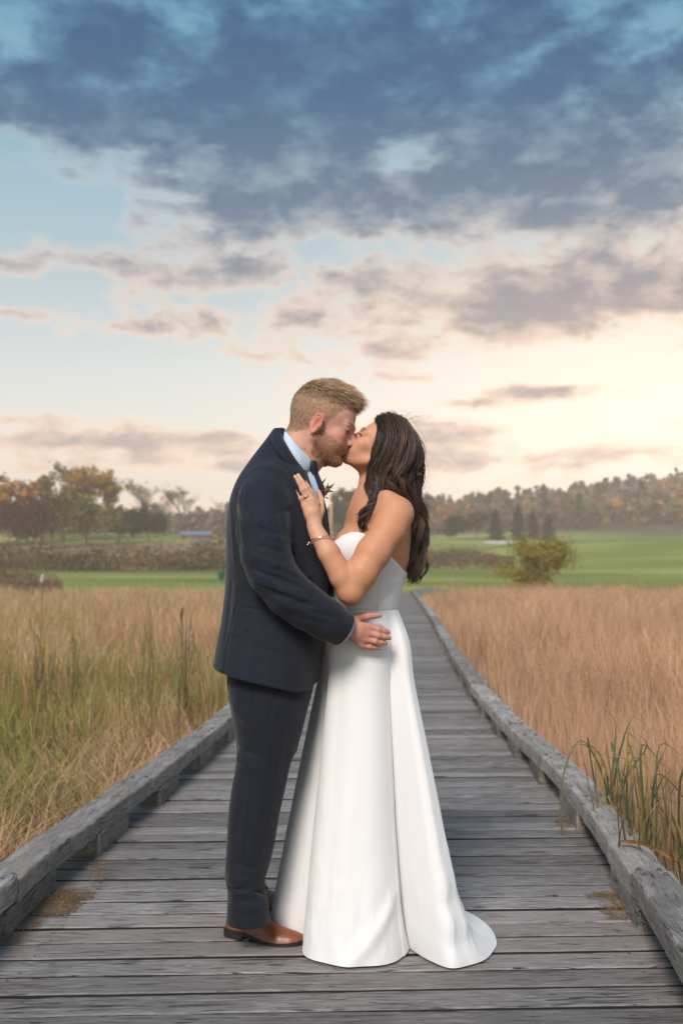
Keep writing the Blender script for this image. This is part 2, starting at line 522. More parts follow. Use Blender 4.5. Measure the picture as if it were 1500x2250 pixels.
# ------------------------------------------------------------------ boardwalk
def wood_mat(name, axis, tone, seed):
    """weathered timber: long grey grain, dark cracks, knots, lichen; axis = local grain direction"""
    m, nt, bs, out = new_mat(name)
    obc = nt.new('ShaderNodeTexCoord').outputs['Object']
    rnd = nt.new('ShaderNodeObjectInfo').outputs['Random']
    off = nt.v('SCALE', nt.comb(rnd, nt.m('MULTIPLY', rnd, 7.7), seed)); off.node.inputs['Scale'].default_value = 37.0
    p = nt.v('ADD', obc, off)
    st = (.085, 1, 1) if axis == 0 else (1, .085, 1)
    warp = nt.noise(nt.v('MULTIPLY', p, (1.2, 4, 4) if axis == 0 else (4, 1.2, 4)), 1.5, 3, out=1)
    pw = nt.v('ADD', p, nt.v('MULTIPLY', nt.v('SUBTRACT', warp, (.5, .5, .5)), (.1, .05, .02)))
    ps = nt.v('MULTIPLY', pw, st)
    g1 = nt.noise(ps, 85, 7, .70)                 # grain
    g2 = nt.noise(ps, 260, 4, .65)                 # fine fibres
    big = nt.noise(p, 2.2, 4, .6)                 # blotches
    pc = nt.v('MULTIPLY', pw, (.022, 1, 1) if axis == 0 else (1, .022, 1))
    crack = nt.noise(pc, 42, 2, .5)
    ck = nt.maprange(nt.m('ABSOLUTE', nt.m('SUBTRACT', crack, .5)), .005, .022, 1, 0)
    ck = nt.m('MULTIPLY', ck, nt.maprange(nt.noise(p, 5.5, 2), .46, .56))
    vor = nt.new('ShaderNodeTexVoronoi'); vor.feature = 'F1'
    nt.put(vor.inputs['Vector'], nt.v('MULTIPLY', pw, (.55, 1.6, .3) if axis == 0 else (1.6, .55, .3)))
    vor.inputs['Scale'].default_value = 3.2
    knot = nt.maprange(vor.outputs['Distance'], .04, .15, 1, 0, True)
    kring = nt.m('MULTIPLY', knot, nt.noise(nt.v('SCALE', vor.outputs['Distance']), 60, 2))
    t = np.array(tone)
    c = nt.ramp(g1, [(.30, tuple(t * .30)), (.45, tuple(t * .82)), (.58, tuple(t * 1.25)), (.75, tuple(np.minimum(1, t * 1.9)))])
    c = nt.mix(nt.maprange(g2, .36, .60, .65, 0), c, tuple(t * .35) + (1,))
    c = nt.mix(nt.maprange(big, .42, .70, 0, .55), c, tuple(t * np.array([.52, .50, .50])) + (1,))
    c = nt.mix(nt.maprange(nt.noise(p, 1.1, 3), .5, .7, 0, .4), c, tuple(t * np.array([1.15, .98, .84])) + (1,))
    c = nt.mix(nt.m('MULTIPLY', knot, .75), c, tuple(t * .30) + (1,))
    spk = nt.noise(nt.v('MULTIPLY', pw, (.10, 1, 1) if axis == 0 else (1, .10, 1)), 75, 3, .55)
    sp = nt.m('MULTIPLY', nt.maprange(spk, .63, .66), nt.maprange(nt.noise(p, 7, 3), .46, .54))
    c = nt.mix(nt.m('MULTIPLY', sp, .85), c, (.012, .011, .010, 1))
    pale = nt.m('MULTIPLY', nt.maprange(spk, .36, .30), nt.maprange(nt.noise(nt.v('ADD', p, (5, 2, 1)), 4, 3), .45, .6))
    c = nt.mix(nt.m('MULTIPLY', pale, .5), c, tuple(np.minimum(.8, t * 1.9)) + (1,))
    ck = nt.m('MAXIMUM', ck, sp)
    c = nt.mix(ck, c, (.010, .009, .009, 1))
    if axis == 1:
        worn = nt.maprange(nt.noise(nt.v('MULTIPLY', p, (1.5, .3, 1.5)), 12, 6, .7), .50, .62)
        c = nt.mix(nt.m('MULTIPLY', worn, .60), c, tuple(np.minimum(.8, t * np.array([1.75, 1.72, 1.68]))) + (1,))
        stain = nt.maprange(nt.noise(nt.v('ADD', p, (3.1, 1.7, 0)), 5, 5, .65), .53, .66)
        c = nt.mix(nt.m('MULTIPLY', stain, .60), c, tuple(t * np.array([.26, .25, .27])) + (1,))
    br = nt.maprange(rnd, 0, 1, .66, 1.28)
    wrm = nt.m('FRACT', nt.m('MULTIPLY', rnd, 13.7))
    c = nt.mix(nt.m('MULTIPLY', wrm, .45), c, tuple(t * np.array([1.06, .95, .85])) + (1,))
    cc = nt.v('SCALE', c); nt.put(cc.node.inputs['Scale'], br)
    nt.l.new(cc, bs.inputs['Base Color'])
    nt.put(bs.inputs['Roughness'], nt.maprange(g1, .3, .7, .78, .52))
    bs.inputs['Specular IOR Level'].default_value = .42
    h = nt.m('SUBTRACT', nt.m('ADD', nt.m('MULTIPLY', g1, .8), nt.m('MULTIPLY', g2, .35)), nt.m('MULTIPLY', ck, 1.3))
    h = nt.m('SUBTRACT', h, nt.m('MULTIPLY', kring, .5))
    set_bump(nt, bs, h, .75, .006)
    return m

M_PLANK = wood_mat('weathered_plank', 0, (.262, .244, .240), 0.0)
M_PLANK_EDGE = plain('plank_gap_shade', (.022, .018, .016), .9, .1, 30, .4)  # shade of the gaps between boards, put into the colour of sides and bevels
M_RAIL = wood_mat('weathered_beam', 1, (.330, .312, .296), 3.1)
M_BLOCK = wood_mat('weathered_block', 1, (.20, .18, .165), 5.3)
M_BOLT = plain('bolt_iron', (.10, .11, .12), .5, .5, 40, .3)

HEAD = math.atan2(855 - 750, FPX)          # the walk leads a little to the right
Uw = np.array([math.sin(HEAD), math.cos(HEAD), 0])   # along
Rw = np.array([math.cos(HEAD), -math.sin(HEAD), 0])  # across, to the right
ORG = np.array([0, CAM_Y, 0.0])
def bw(across, along, z=0.0):
    return ORG + Uw * along + Rw * across + np.array([0, 0, z])
eL, eR = G(45, 2045), G(1435, 2045)        # foot of the kerbs
aL, aR = float((eL - ORG) @ Rw), float((eR - ORG) @ Rw)
DECK_END = 54.0

boardwalk = tag(empty('boardwalk'), kind='structure')
PW, PITCH, PT = .1305, .1395, .038
SKEW = math.radians(2.3)                   # boards lie a little askew
def plank_mesh(k):
    r = np.random.default_rng(100 + k)
    n = 33
    half = (aR - aL) / 2 + .17
    x = np.linspace(-half, half, n)
    rows = []
    bow = .0022 * np.sin(x * r.uniform(.8, 2.2) + r.uniform(0, 6))
    lift = .0018 * np.sin(x * r.uniform(.7, 1.8) + r.uniform(0, 6))
    e1 = r.normal(0, .0007, n) + bow - .0022 * (r.random(n) > .90)
    e2 = r.normal(0, .0007, n) + bow + .0022 * (r.random(n) > .90)
    w = PW / 2
    cup = r.uniform(-.0015, .0015)
    prof = [(-w, -PT), (-w, -.010), (-w + .0035, -.004), (-w + .010, -.0006), (0, cup), (w - .010, -.0006), (w - .0035, -.004), (w, -.010), (w, -PT)]
    for (yy, zz) in prof:
        e = e1 if yy < 0 else (e2 if yy > 0 else bow)
        rows.append(np.stack([x, yy + e, zz + lift], 1))
    v = np.stack(rows, 0).reshape(-1, 3)
    q = grid_quads(n, len(prof))
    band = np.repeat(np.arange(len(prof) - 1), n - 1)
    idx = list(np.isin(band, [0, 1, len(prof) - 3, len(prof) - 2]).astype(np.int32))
    # two nail heads over each joist
    nv = [v]; nq = [q]; base_ = len(v)
    for jx in (-(aR - aL) / 2 + .12, 0.0, (aR - aL) / 2 - .12):
        for jy in (-.040, .038):
            cx_, cy_ = jx + r.normal(0, .006), jy + r.normal(0, .004)
            cz_ = np.interp(cx_, x, lift) + .0012
            a6 = np.arange(8) * math.pi / 4
            nv.append(np.stack([cx_ + .0048 * np.cos(a6), cy_ + .0048 * np.sin(a6), np.full(8, cz_)], 1))
            nq.append(np.array([[0, 1, 2, 3], [0, 3, 4, 7], [4, 5, 6, 7]]) + base_); base_ += 8; idx += [2, 2, 2]
    me = np_mesh('plank', np.concatenate(nv), np.concatenate(nq), smooth=False)
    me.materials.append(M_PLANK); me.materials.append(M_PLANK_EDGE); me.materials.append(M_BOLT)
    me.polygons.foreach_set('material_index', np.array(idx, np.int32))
    return me
PLANKS = [plank_mesh(k) for k in range(10)]
NPL = int((DECK_END - .9) / PITCH)
far_v = []
for k in range(NPL):
    along = .9 + k * PITCH
    c = bw((aL + aR) / 2, along, 0)
    z = float(rng.normal(0, .0009))
    if k < 190:
        o = mesh_obj('plank', PLANKS[k % 10], M_PLANK, boardwalk, (c[0], c[1], z), (rng.normal(0, .0018), 0, SKEW + rng.normal(0, .0015)))
        if rng.random() < .5:
            o.scale.x = -1; o.scale.y = -1
    else:
        far_v.append((c, z))
mb = MB()
R_ = np.array([[math.cos(SKEW), -math.sin(SKEW), 0], [math.sin(SKEW), math.cos(SKEW), 0], [0, 0, 1]])
for c, z in far_v:
    mb.box(c + [0, 0, z - .019], (aR - aL + .34, PW, .038), R_)
o = mb.build('far_planks', M_PLANK, boardwalk, smooth=False); tag(o, kind='stuff')
# joists and the dark void under the boards
for a in (aL + .12, (aL + aR) / 2, aR - .12):
    mb = MB()
    p0, p1 = bw(a, -.4, -.14), bw(a, DECK_END, -.14)
    Rz = np.array([[Rw[0], Uw[0], 0], [Rw[1], Uw[1], 0], [0, 0, 1]])
    mb.box((p0 + p1) / 2, (.07, np.linalg.norm(p1 - p0), .19), Rz)
    mb.build('joist', M_BLOCK, boardwalk, smooth=False)

# kerb beams: their run is read off the photograph (inner top edge), laid on blocks
RAIL_TOP, RAIL_H, RAIL_W = .165, .078, .14
right_px = [(1560, 2235), (1500, 2112), (1440, 2008), (1386, 1918), (1332, 1836), (1268, 1745), (1190, 1660), (1108, 1584), (1052, 1524), (1003, 1458), (972, 1402), (944, 1352), (925, 1325), (908, 1303)]
left_px = [(-330, 2250), (-160, 2110), (-30, 1995), (105, 1872), (235, 1776), (352, 1694), (430, 1636), (486, 1592), (530, 1553)]
def rail_line(pxs, side):
    base = aL if side < 0 else aR
    pts = []
    for (px, py) in pxs:
        g = G(px, py, RAIL_TOP)
        pts.append(((g - ORG) @ Uw, (g - ORG) @ Rw))
    return pts
rl, rr = rail_line(left_px, -1), rail_line(right_px, 1)
al_l, ac_l = np.array([p[0] for p in rl]), np.array([p[1] for p in rl])
al_r, ac_r = np.array([p[0] for p in rr]), np.array([p[1] for p in rr])
# beyond what shows, both run on parallel to the deck
al_l = np.append(al_l, [al_l[-1] + 3, DECK_END]); ac_l = np.append(ac_l, [aL + .07, aL + .07])
al_r = np.append(al_r, [DECK_END + 2]); ac_r = np.append(ac_r, [ac_r[-1]])
def smooth_interp(x, xp, fp):
    """monotone-ish smooth interpolation (cubic Hermite with limited slopes)"""
    xp, fp = np.asarray(xp), np.asarray(fp)
    m = np.gradient(fp, xp)
    i = np.clip(np.searchsorted(xp, x) - 1, 0, len(xp) - 2)
    h = xp[i + 1] - xp[i]; t = np.clip((x - xp[i]) / h, 0, 1)
    return ((2 * t**3 - 3 * t**2 + 1) * fp[i] + (t**3 - 2 * t**2 + t) * h * m[i] + (-2 * t**3 + 3 * t**2) * fp[i + 1] + (t**3 - t**2) * h * m[i + 1])

def beam(s0, s1, side, zoff, seed):
    r = np.random.default_rng(seed)
    n = max(8, int((s1 - s0) / .06)) if s0 < 12 else max(6, int((s1 - s0) / .3))
    s = np.linspace(s0 + .005, s1 - .005, n)
    al, ac = (al_l, ac_l) if side < 0 else (al_r, ac_r)
    a = smooth_interp(s, al, ac)
    w, h = RAIL_W, RAIL_H
    # section: inner bottom, inner top, ... outer bottom (side: +1 right, -1 left)
    prof = [(0, -h), (-.001, -h * .5), (0, -.010), (.003, -.003), (.010, 0), (w * .5, .0015), (w - .008, 0), (w - .002, -.004), (w, -.012), (w, -h)]
    O = bw(float(smooth_interp(np.array([(s0 + s1) / 2]), al, ac)[0]), (s0 + s1) / 2, RAIL_TOP)
    rows = []
    ragged = r.normal(0, .0007, n) - .005 * (r.random(n) > .95)
    ragged2 = r.normal(0, .0007, n)
    for j, (pw, ph) in enumerate(prof):
        e = ragged if j < 4 else (ragged2 if j > 6 else 0)
        dz = zoff + .004 * np.sin(s * 1.7 + seed) + (np.abs(e) * -1.0 if 1 <= j <= 4 else 0)
        pts = ORG + np.outer(s, Uw) + np.outer(a + side * (pw) + side * (e if j < 4 or j > 6 else 0), Rw)
        pts[:, 2] = RAIL_TOP + ph + dz
        rows.append(pts - O)
    # object space: turn so that local y runs along the beam
    v = np.stack(rows, 0).reshape(-1, 3)
    c_, s_ = math.cos(HEAD), math.sin(HEAD)
    v = v @ np.array([[c_, s_, 0], [-s_, c_, 0], [0, 0, 1]])
    q = grid_quads(n, len(prof))
    m_ = len(prof)
    q = np.concatenate([q, [[(m_ - 1) * n + i, (m_ - 1) * n + i + 1, i + 1, i] for i in range(n - 1)]])
    caps = [[j * n, 0 * n, (j + 1) * n] for j in range(1, m_ - 1)] + [[j * n + n - 1, (j + 1) * n + n - 1, n - 1] for j in range(1, m_ - 1)]
    if side < 0:
        q = q[:, ::-1]
    me = np_mesh('rail_beam', v, q, caps, smooth=False)
    o = mesh_obj('rail_beam', me, M_RAIL, boardwalk, tuple(O), (0, 0, -HEAD))
    return o, O, al, ac

_bm = MB()
ang = np.linspace(0, 2 * math.pi, 6, endpoint=False)
_bm.tube([[0, 0, -.004], [0, 0, .0005]], .0135, 10)          # washer
_bm.tube([[0, 0, .0005], [0, 0, .007]], .0085, 6)            # hexagon head
BOLT = _bm.mesh('bolt', False)

def bolts(o, O, al, ac, side, s, zoff):
    for w in (.035, .105):
        a = float(smooth_interp(np.array([s]), al, ac)[0])
        p = bw(a + side * w, s, RAIL_TOP + zoff + .001) - O
        c_, s_ = math.cos(HEAD), math.sin(HEAD)
        q = np.array([p[0] * c_ - p[1] * s_, p[0] * s_ + p[1] * c_, p[2]])
        mesh_obj('bolt', BOLT, M_BOLT, o, tuple(q), (0, 0, random.random() * 3))

along_of = lambda px, py: float((G(px, py, RAIL_TOP) - ORG) @ Uw)
jr = [1.2, along_of(1386, 1918), along_of(1190, 1660), along_of(1108, 1584)]
jr = jr + [jr[-1] + 2.4, jr[-1] + 4.9]
while jr[-1] < DECK_END - 3:
    jr.append(jr[-1] + 3.6)
jl = [1.2, along_of(45, 1930), along_of(45, 1930) + 3.3]
while jl[-1] < DECK_END - 3:
    jl.append(jl[-1] + 3.3)
for side, js in ((1, jr), (-1, jl)):
    for k in range(len(js) - 1):
        zo = float(np.random.default_rng(int(side * 50 + 60 + k)).uniform(-.009, .011))
        o, O, al, ac = beam(js[k], js[k + 1], side, zo, 40 + k + (20 if side > 0 else 0))
        if js[k] < 14:
            for s in (js[k] + .055, (js[k] + js[k + 1]) / 2 + .1, js[k + 1] - .055):
                if s < 10:
                    bolts(o, O, al, ac, side, s, zo)

# blocks that carry the beams; the photograph shows their dark near ends
def block(side, s, L=.46):
    al, ac = (al_l, ac_l) if side < 0 else (al_r, ac_r)
    a = float(smooth_interp(np.array([s + L / 2]), al, ac)[0])
    O = bw(a + side * (-.004 + .055), s + L / 2, .0415)
    mb = MB(); mb.box((0, 0, 0), (.11, L, .087))
    mesh_obj('rail_block', mb.mesh('rail_block', False), M_BLOCK, boardwalk, tuple(O), (0, 0, -HEAD + random.uniform(-.02, .02)))
gs = lambda px, py: float((G(px, py, 0) - ORG) @ Uw)
sr = [2.2, gs(1435, 2045), gs(1300, 1825), gs(1215, 1725), gs(1165, 1668), gs(1118, 1622), gs(1080, 1580), gs(1040, 1540), gs(1010, 1505)]
sl = [2.3, gs(5, 2062), gs(198, 1880), gs(330, 1770), gs(415, 1692), gs(480, 1632)]
for L_ in (sr, sl):
    while L_[-1] < DECK_END - 2:
        L_.append(L_[-1] + 1.25)
for s in sr: block(1, s)
for s in sl: block(-1, s, .5)

# straw blown against the kerbs
def straw(name, spots, seed):
    r = np.random.default_rng(seed)
    V, T, C = [], [], []
    nb = 0
    for (cx, cy, rx, ry, cnt) in spots:
        for _ in range(cnt):
            a = r.random() * 6.283; q = math.sqrt(r.random())
            g = G(cx + rx * q * math.cos(a), cy + ry * q * math.sin(a))
            L = r.uniform(.02, .075); th = r.random() * 6.283
            d = np.array([math.cos(th), math.sin(th), 0]) * L / 2; n_ = np.array([-math.sin(th), math.cos(th), 0]) * r.uniform(.0006, .0014)
            z = r.uniform(.003, .022) * (1 - q * .7)
            t_ = r.uniform(-.01, .01)
            p = g + [0, 0, z]
            V += [p - d - n_ - [0, 0, t_], p - d + n_ - [0, 0, t_], p + d + [0, 0, t_]]
            T.append([nb, nb + 1, nb + 2]); nb += 3
            C += [np.array([.34, .22, .11]) * r.uniform(.6, 1.25)] * 3
    o = mesh_obj(name, np_mesh(name, V, None, T, False, C), M_GRASS)
    return o
o = straw('straw_litter', [(115, 1985, 62, 30, 1100), (160, 1968, 50, 14, 350), (215, 1905, 30, 40, 250), (60, 2030, 30, 16, 150), (20, 2065, 30, 12, 120)], 1)
tag(o, 'dry straw swept into a patch against the left kerb', 'straw', kind='stuff')
o = straw('straw_litter', [(1330, 1972, 40, 10, 260), (1365, 2000, 40, 22, 320), (1255, 1808, 40, 12, 300), (1400, 2020, 18, 20, 120), (1180, 1700, 20, 8, 60)], 2)
tag(o, 'dry straw caught along the right kerb', 'straw', kind='stuff')
o = straw('straw_litter', [(240, 1850, 12, 20, 90), (345, 1745, 16, 14, 110), (360, 1735, 10, 8, 60), (440, 1668, 12, 8, 60)], 3)
tag(o, 'wisps of dry straw between the left kerb blocks', 'straw', kind='stuff')
# ------------------------------------------------------------------ marsh grass (uncountable: stuff)
def blades(name, pos, height, lean, width, color, seed, segs=3, droop=.35, tipcol=None):
    """pos (n,3), height (n), lean (n), colour (n,3): one bent tapering blade each"""
    r = np.random.default_rng(seed)
    n = len(pos)
    th = r.random(n) * 6.283
    D = np.stack([np.cos(th), np.sin(th), np.zeros(n)], 1)
    fa = r.random(n) * 6.283
    Wd = np.stack([np.cos(fa), np.sin(fa), np.zeros(n)], 1)
    rows, cols = [], []
    for k in range(segs + 1):
        t = k / segs
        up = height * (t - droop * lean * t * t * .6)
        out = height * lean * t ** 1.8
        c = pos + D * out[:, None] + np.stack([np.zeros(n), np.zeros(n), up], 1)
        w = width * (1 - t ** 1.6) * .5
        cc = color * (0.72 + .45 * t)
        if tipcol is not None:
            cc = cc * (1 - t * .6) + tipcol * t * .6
        if k < segs:
            rows += [c - Wd * w[:, None], c + Wd * w[:, None]]
            cols += [cc, cc]
        else:
            rows.append(c); cols.append(cc)
    m = len(rows)
    V = np.stack(rows, 1).reshape(-1, 3)
    C = np.stack(cols, 1).reshape(-1, 3)
    b = np.arange(n) * m
    Q = np.concatenate([np.stack([b + 2 * k, b + 2 * k + 1, b + 2 * k + 3, b + 2 * k + 2], 1) for k in range(segs - 1)])
    T = np.stack([b + 2 * segs - 2, b + 2 * segs - 1, b + 2 * segs], 1)
    return mesh_obj(name, np_mesh(name, V, Q, T, True, np.clip(C, 0, 1)), M_GRASS)

def across_along(p):
    q = p - ORG
    return q @ Rw, q @ Uw

def field(n, side, seed):
    """points beside the walk, denser near the camera, inside the field of view"""
    r = np.random.default_rng(seed)
    d = 2.6 + (48.5 - 2.6) * r.random(n * 3) ** 2.1
    half = .345 * d + 1.5
    x = r.uniform(-1, 1, n * 3) * half
    p = np.stack([x, CAM_Y + d, np.zeros(n * 3)], 1)
    a, s = across_along(p)
    lim_l = np.interp(s, al_l, ac_l) - RAIL_W - .05
    lim_r = np.interp(s, al_r, ac_r) + RAIL_W + .05
    ok = (a < lim_l) if side < 0 else (a > lim_r)
    p = p[ok]; dd = d[ok]
    edge_n = fbm(np.stack([p[:, 0] * .5, p[:, 1] * .25, np.zeros(len(p))], 1), 3, 90)
    keep = dd < 41.5 + 13 * edge_n
    bare_ = fbm(np.stack([p[:, 0] * 1.3, p[:, 1] * .8, np.zeros(len(p))], 1), 2, 95)
    keep &= (bare_ > .30) | (r.random(len(p)) < .5)
    p = p[keep][:n]
    p[:, 2] = terrain(p[:, 0], p[:, 1]) - .02
    return p

def pal(r, n, cols, wts):
    i = r.choice(len(cols), n, p=np.array(wts) / sum(wts))
    return np.array(cols)[i] * r.uniform(.72, 1.28, (n, 1))

r = np.random.default_rng(21)
# right: tall feathery tawny stand
p = field(95000, 1, 3)
d = p[:, 1] - CAM_Y
nz = fbm(np.stack([p[:, 0] * .5, p[:, 1] * .25, np.zeros(len(p))], 1), 3, 4)
nz2 = fbm(np.stack([p[:, 0] * 2.2, p[:, 1] * 1.1, np.zeros(len(p))], 1), 3, 9)
tawny = [(.58, .32, .17), (.66, .40, .23), (.46, .235, .12), (.72, .48, .31), (.54, .32, .12), (.36, .17, .08)]
c = pal(r, len(p), tawny, [3, 3, 2, 2, 1, 1.2])
st_ = vnoise(np.stack([p[:, 0] * 6.0, p[:, 1] * 1.2, np.zeros(len(p))], 1), 77)
st2_ = vnoise(np.stack([p[:, 0] * 1.6, p[:, 1] * .35, np.ones(len(p))], 1), 78)
c *= np.clip(0.44 + .62 * nz + .62 * (st_ - .4) + .5 * (st2_ - .35), .25, 1.4)[:, None]
edge = np.clip(1 - (across_along(p)[0] - np.interp(across_along(p)[1], al_r, ac_r)) / 1.6, 0, 1)
c *= np.array([1.10, 1.08, 1.22])
edgeg = np.clip((5.8 - d) / 1.2, 0, 1) * np.clip(1 - (across_along(p)[0] - np.interp(across_along(p)[1], al_r, ac_r) - .2) / 1.4, 0, 1)
ug = r.random(len(p)) < edgeg * .62
c[ug] = pal(r, int(ug.sum()), [(.085, .10, .04), (.13, .13, .05), (.20, .14, .07), (.06, .07, .03)], [2, 2, 2, 1])
clump_ = fbm(np.stack([p[:, 0] * .9, p[:, 1] * .5, np.zeros(len(p))], 1), 2, 61)
h = (.34 + .34 * nz + .24 * nz2 + .60 * clump_) * r.uniform(.45, 1.16, len(p)) * (1 - .30 * edge)
h = h * np.interp(d, [0, 5, 9, 30, 48], [1.05, 1.05, 1.0, 1.0, .98])
wid = np.interp(d, [2, 6, 15, 48], [.0045, .007, .014, .035]) * r.uniform(.6, 1.3, len(p))
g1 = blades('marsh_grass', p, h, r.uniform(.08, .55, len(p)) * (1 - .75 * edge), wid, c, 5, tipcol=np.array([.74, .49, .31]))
tag(g1, 'tall feathery tawny marsh grass right of the boardwalk', 'grass', kind='stuff')
# left: lower, tangled, with green patches
p = field(95000, -1, 8)
d = p[:, 1] - CAM_Y
q3 = np.stack([p[:, 0] * .55, p[:, 1] * .38, np.zeros(len(p))], 1)
gn = fbm(q3, 3, 14); gn2 = fbm(q3 * 3.1, 3, 31)
band = np.exp(-((d - 10.5) / 3.6) ** 2) * np.clip((-p[:, 0] - .9) / 1.6, 0, 1)
gmix = np.clip((gn - .44) * 3.6 + band * .9 - .12, 0, 1) * np.clip(1.25 - d / 26, 0, 1)
green = pal(r, len(p), [(.24, .26, .065), (.33, .32, .09), (.16, .20, .055), (.44, .38, .13)], [2, 2, 1, 2])
brown = pal(r, len(p), [(.52, .32, .18), (.62, .40, .25), (.40, .235, .125), (.56, .40, .19), (.70, .50, .34)], [3, 3, 2, 2, 1.5])
use_g = r.random(len(p)) < gmix
c = np.where(use_g[:, None], green, brown) * (0.75 + .5 * gn2)[:, None]
h = np.interp(d, [2.5, 6, 8, 11, 15, 30, 48], [.42, .42, .44, .58, .85, .92, .92]) * (.62 + .7 * gn2) * r.uniform(.65, 1.15, len(p))
wid = np.interp(d, [2, 6, 15, 48], [.0045, .0075, .014, .035]) * r.uniform(.6, 1.4, len(p))
lean = np.where(d < 9, r.uniform(.3, 1.1, len(p)), r.uniform(.08, .5, len(p)))
edl = np.clip(1 - (np.interp(across_along(p)[1], al_l, ac_l) - RAIL_W - across_along(p)[0]) / .45, 0, 1)
lean = lean * (1 - .8 * edl)
h = h * (1 - .35 * edl)
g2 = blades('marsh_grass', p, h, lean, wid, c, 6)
tag(g2, 'tangled tan and green marsh grass left of the boardwalk', 'grass', kind='stuff')

# tall russet and golden stalks standing out of both stands
def stalks(n, side, seed, dlo, dhi, label):
    r = np.random.default_rng(seed)
    p = field(40000, side, seed)
    d = p[:, 1] - CAM_Y
    cl = vnoise(np.stack([p[:, 0] * .9, p[:, 1] * .4, np.zeros(len(p))], 1), seed)
    p = p[(d > dlo) & (d < dhi) & (cl > .48)]
    p = p[r.permutation(len(p))[:n]]
    d = p[:, 1] - CAM_Y
    c = pal(r, len(p), [(.30, .15, .07), (.40, .23, .10), (.50, .34, .10), (.24, .20, .07), (.20, .10, .05)], [3, 3, 2, 1.5, 2])
    h = r.uniform(.85, 1.30, len(p))
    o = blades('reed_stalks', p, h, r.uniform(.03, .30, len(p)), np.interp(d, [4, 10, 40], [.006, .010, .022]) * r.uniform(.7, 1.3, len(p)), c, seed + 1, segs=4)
    tag(o, label, 'reeds', kind='stuff')
stalks(1500, -1, 301, 8.0, 40, 'russet and golden reed stalks in the left marsh')
stalks(900, 1, 302, 9.0, 44, 'russet reed stalks in the right marsh')

def plumes(n, side, seed, label):
    r = np.random.default_rng(seed)
    p = field(60000, side, seed)
    d = p[:, 1] - CAM_Y
    p = p[(d > 5.5)][:n]; d = p[:, 1] - CAM_Y
    top = p + np.stack([r.normal(0, .05, len(p)), r.normal(0, .05, len(p)), r.uniform(.62, 1.02, len(p))], 1)
    m = 9
    k = np.repeat(np.arange(len(p)), m)
    t = np.tile(np.linspace(0, 1, m), len(p))
    lean_ = r.normal(0, .05, (len(p), 3)); lean_[:, 2] = .13
    c = top[k] + lean_[k] * t[:, None] + r.normal(0, .010, (len(k), 3)) * (1.2 - t)[:, None]
    cc = pal(r, len(p), [(.62, .41, .28), (.52, .32, .20), (.42, .23, .13), (.66, .47, .34)], [2, 2, 2, 1])[k]
    V, Q, C = quad_cloud(c, np.interp(d[k], [5, 15, 48], [.009, .022, .050]), seed, .35, cc)
    o = mesh_obj('seed_plumes', np_mesh('seed_plumes', V, Q, None, False, C), M_GRASS)
    tag(o, label, 'grass', kind='stuff')
# ------------------------------------------------------------------ trees and brush
def quad_cloud(c, size, seed, aspect=.6, color=None):
    """leaf clumps: one randomly turned kite-shaped leaf per point"""
    r = np.random.default_rng(seed)
    n = len(c)
    a = r.normal(size=(n, 3)); a /= np.linalg.norm(a, axis=1)[:, None]
    b = np.cross(a, r.normal(size=(n, 3))); b /= np.linalg.norm(b, axis=1)[:, None]
    s = np.broadcast_to(size, (n,))[:, None] * r.uniform(.6, 1.3, (n, 1))
    V = np.stack([c - a * s * .5, c + b * s * aspect * .5 - a * s * .05, c + a * s * .5, c - b * s * aspect * .5 + a * s * .08], 1).reshape(-1, 3)
    Q = np.arange(n * 4).reshape(-1, 4)
    C = np.repeat(color, 4, 0) if color is not None else None
    return V, Q, C

def ground_hit(px, py, d0=30, d1=700):
    r_ = ray(px, py)
    t = np.arange(d0, d1, .5)
    p = np.array([0, CAM_Y, CAM_Z])[None] + r_[None] * t[:, None]
    k = np.nonzero(p[:, 2] <= terrain(p[:, 0], p[:, 1]))[0]
    return p[k[0]] if len(k) else p[-1]

def at_dist(px, d):
    x = (px - 750) / FPX * d
    y = CAM_Y + d
    return np.array([x, y, float(terrain(x, y))])

def grow(base, height, spread, seed, levels=3, trunk_r=.16, first=.25, up=.75, kids=5):
    """tapering trunk with limbs; returns tubes and twig tips"""
    r = np.random.default_rng(seed)
    tubes, tips = [], []
    def limb(p, d, L, rad, lev):
        n = 5
        pts = [p]
        for k in range(n):
            d = d + r.normal(0, .10 + .04 * lev, 3) + np.array([0, 0, .05])
            d = d / np.linalg.norm(d)
            pts.append(pts[-1] + d * L / n)
        pts = np.array(pts)
        tubes.append((pts, np.linspace(rad, rad * .45, n + 1)))
        if lev >= levels:
            tips.extend(pts[2:])
            return
        kk = kids if lev else kids + 3
        for j in range(kk):
            f = r.uniform(first if lev == 0 else .25, 1.0)
            q = pts[0] + (pts[-1] - pts[0]) * f
            i = min(n - 1, int(f * n)); q = pts[i] + (pts[i + 1] - pts[i]) * (f * n - i)
            az_ = r.random() * 6.283 + j * 2.4
            out = np.array([math.cos(az_), math.sin(az_), 0])
            nd = out * spread + np.array([0, 0, up]) * r.uniform(.5, 1.2) + d * .3
            nd /= np.linalg.norm(nd)
            limb(q, nd, L * r.uniform(.42, .62) * (1.15 - .45 * f if lev == 0 else 1), rad * (.50 if lev == 0 else .55) * (1.2 - .6 * f), lev + 1)
        tips.append(pts[-1])
    limb(np.array([0, 0, -.2]), np.array([0, 0, 1.0]), height * .78, trunk_r, 0)
    return tubes, np.array(tips)

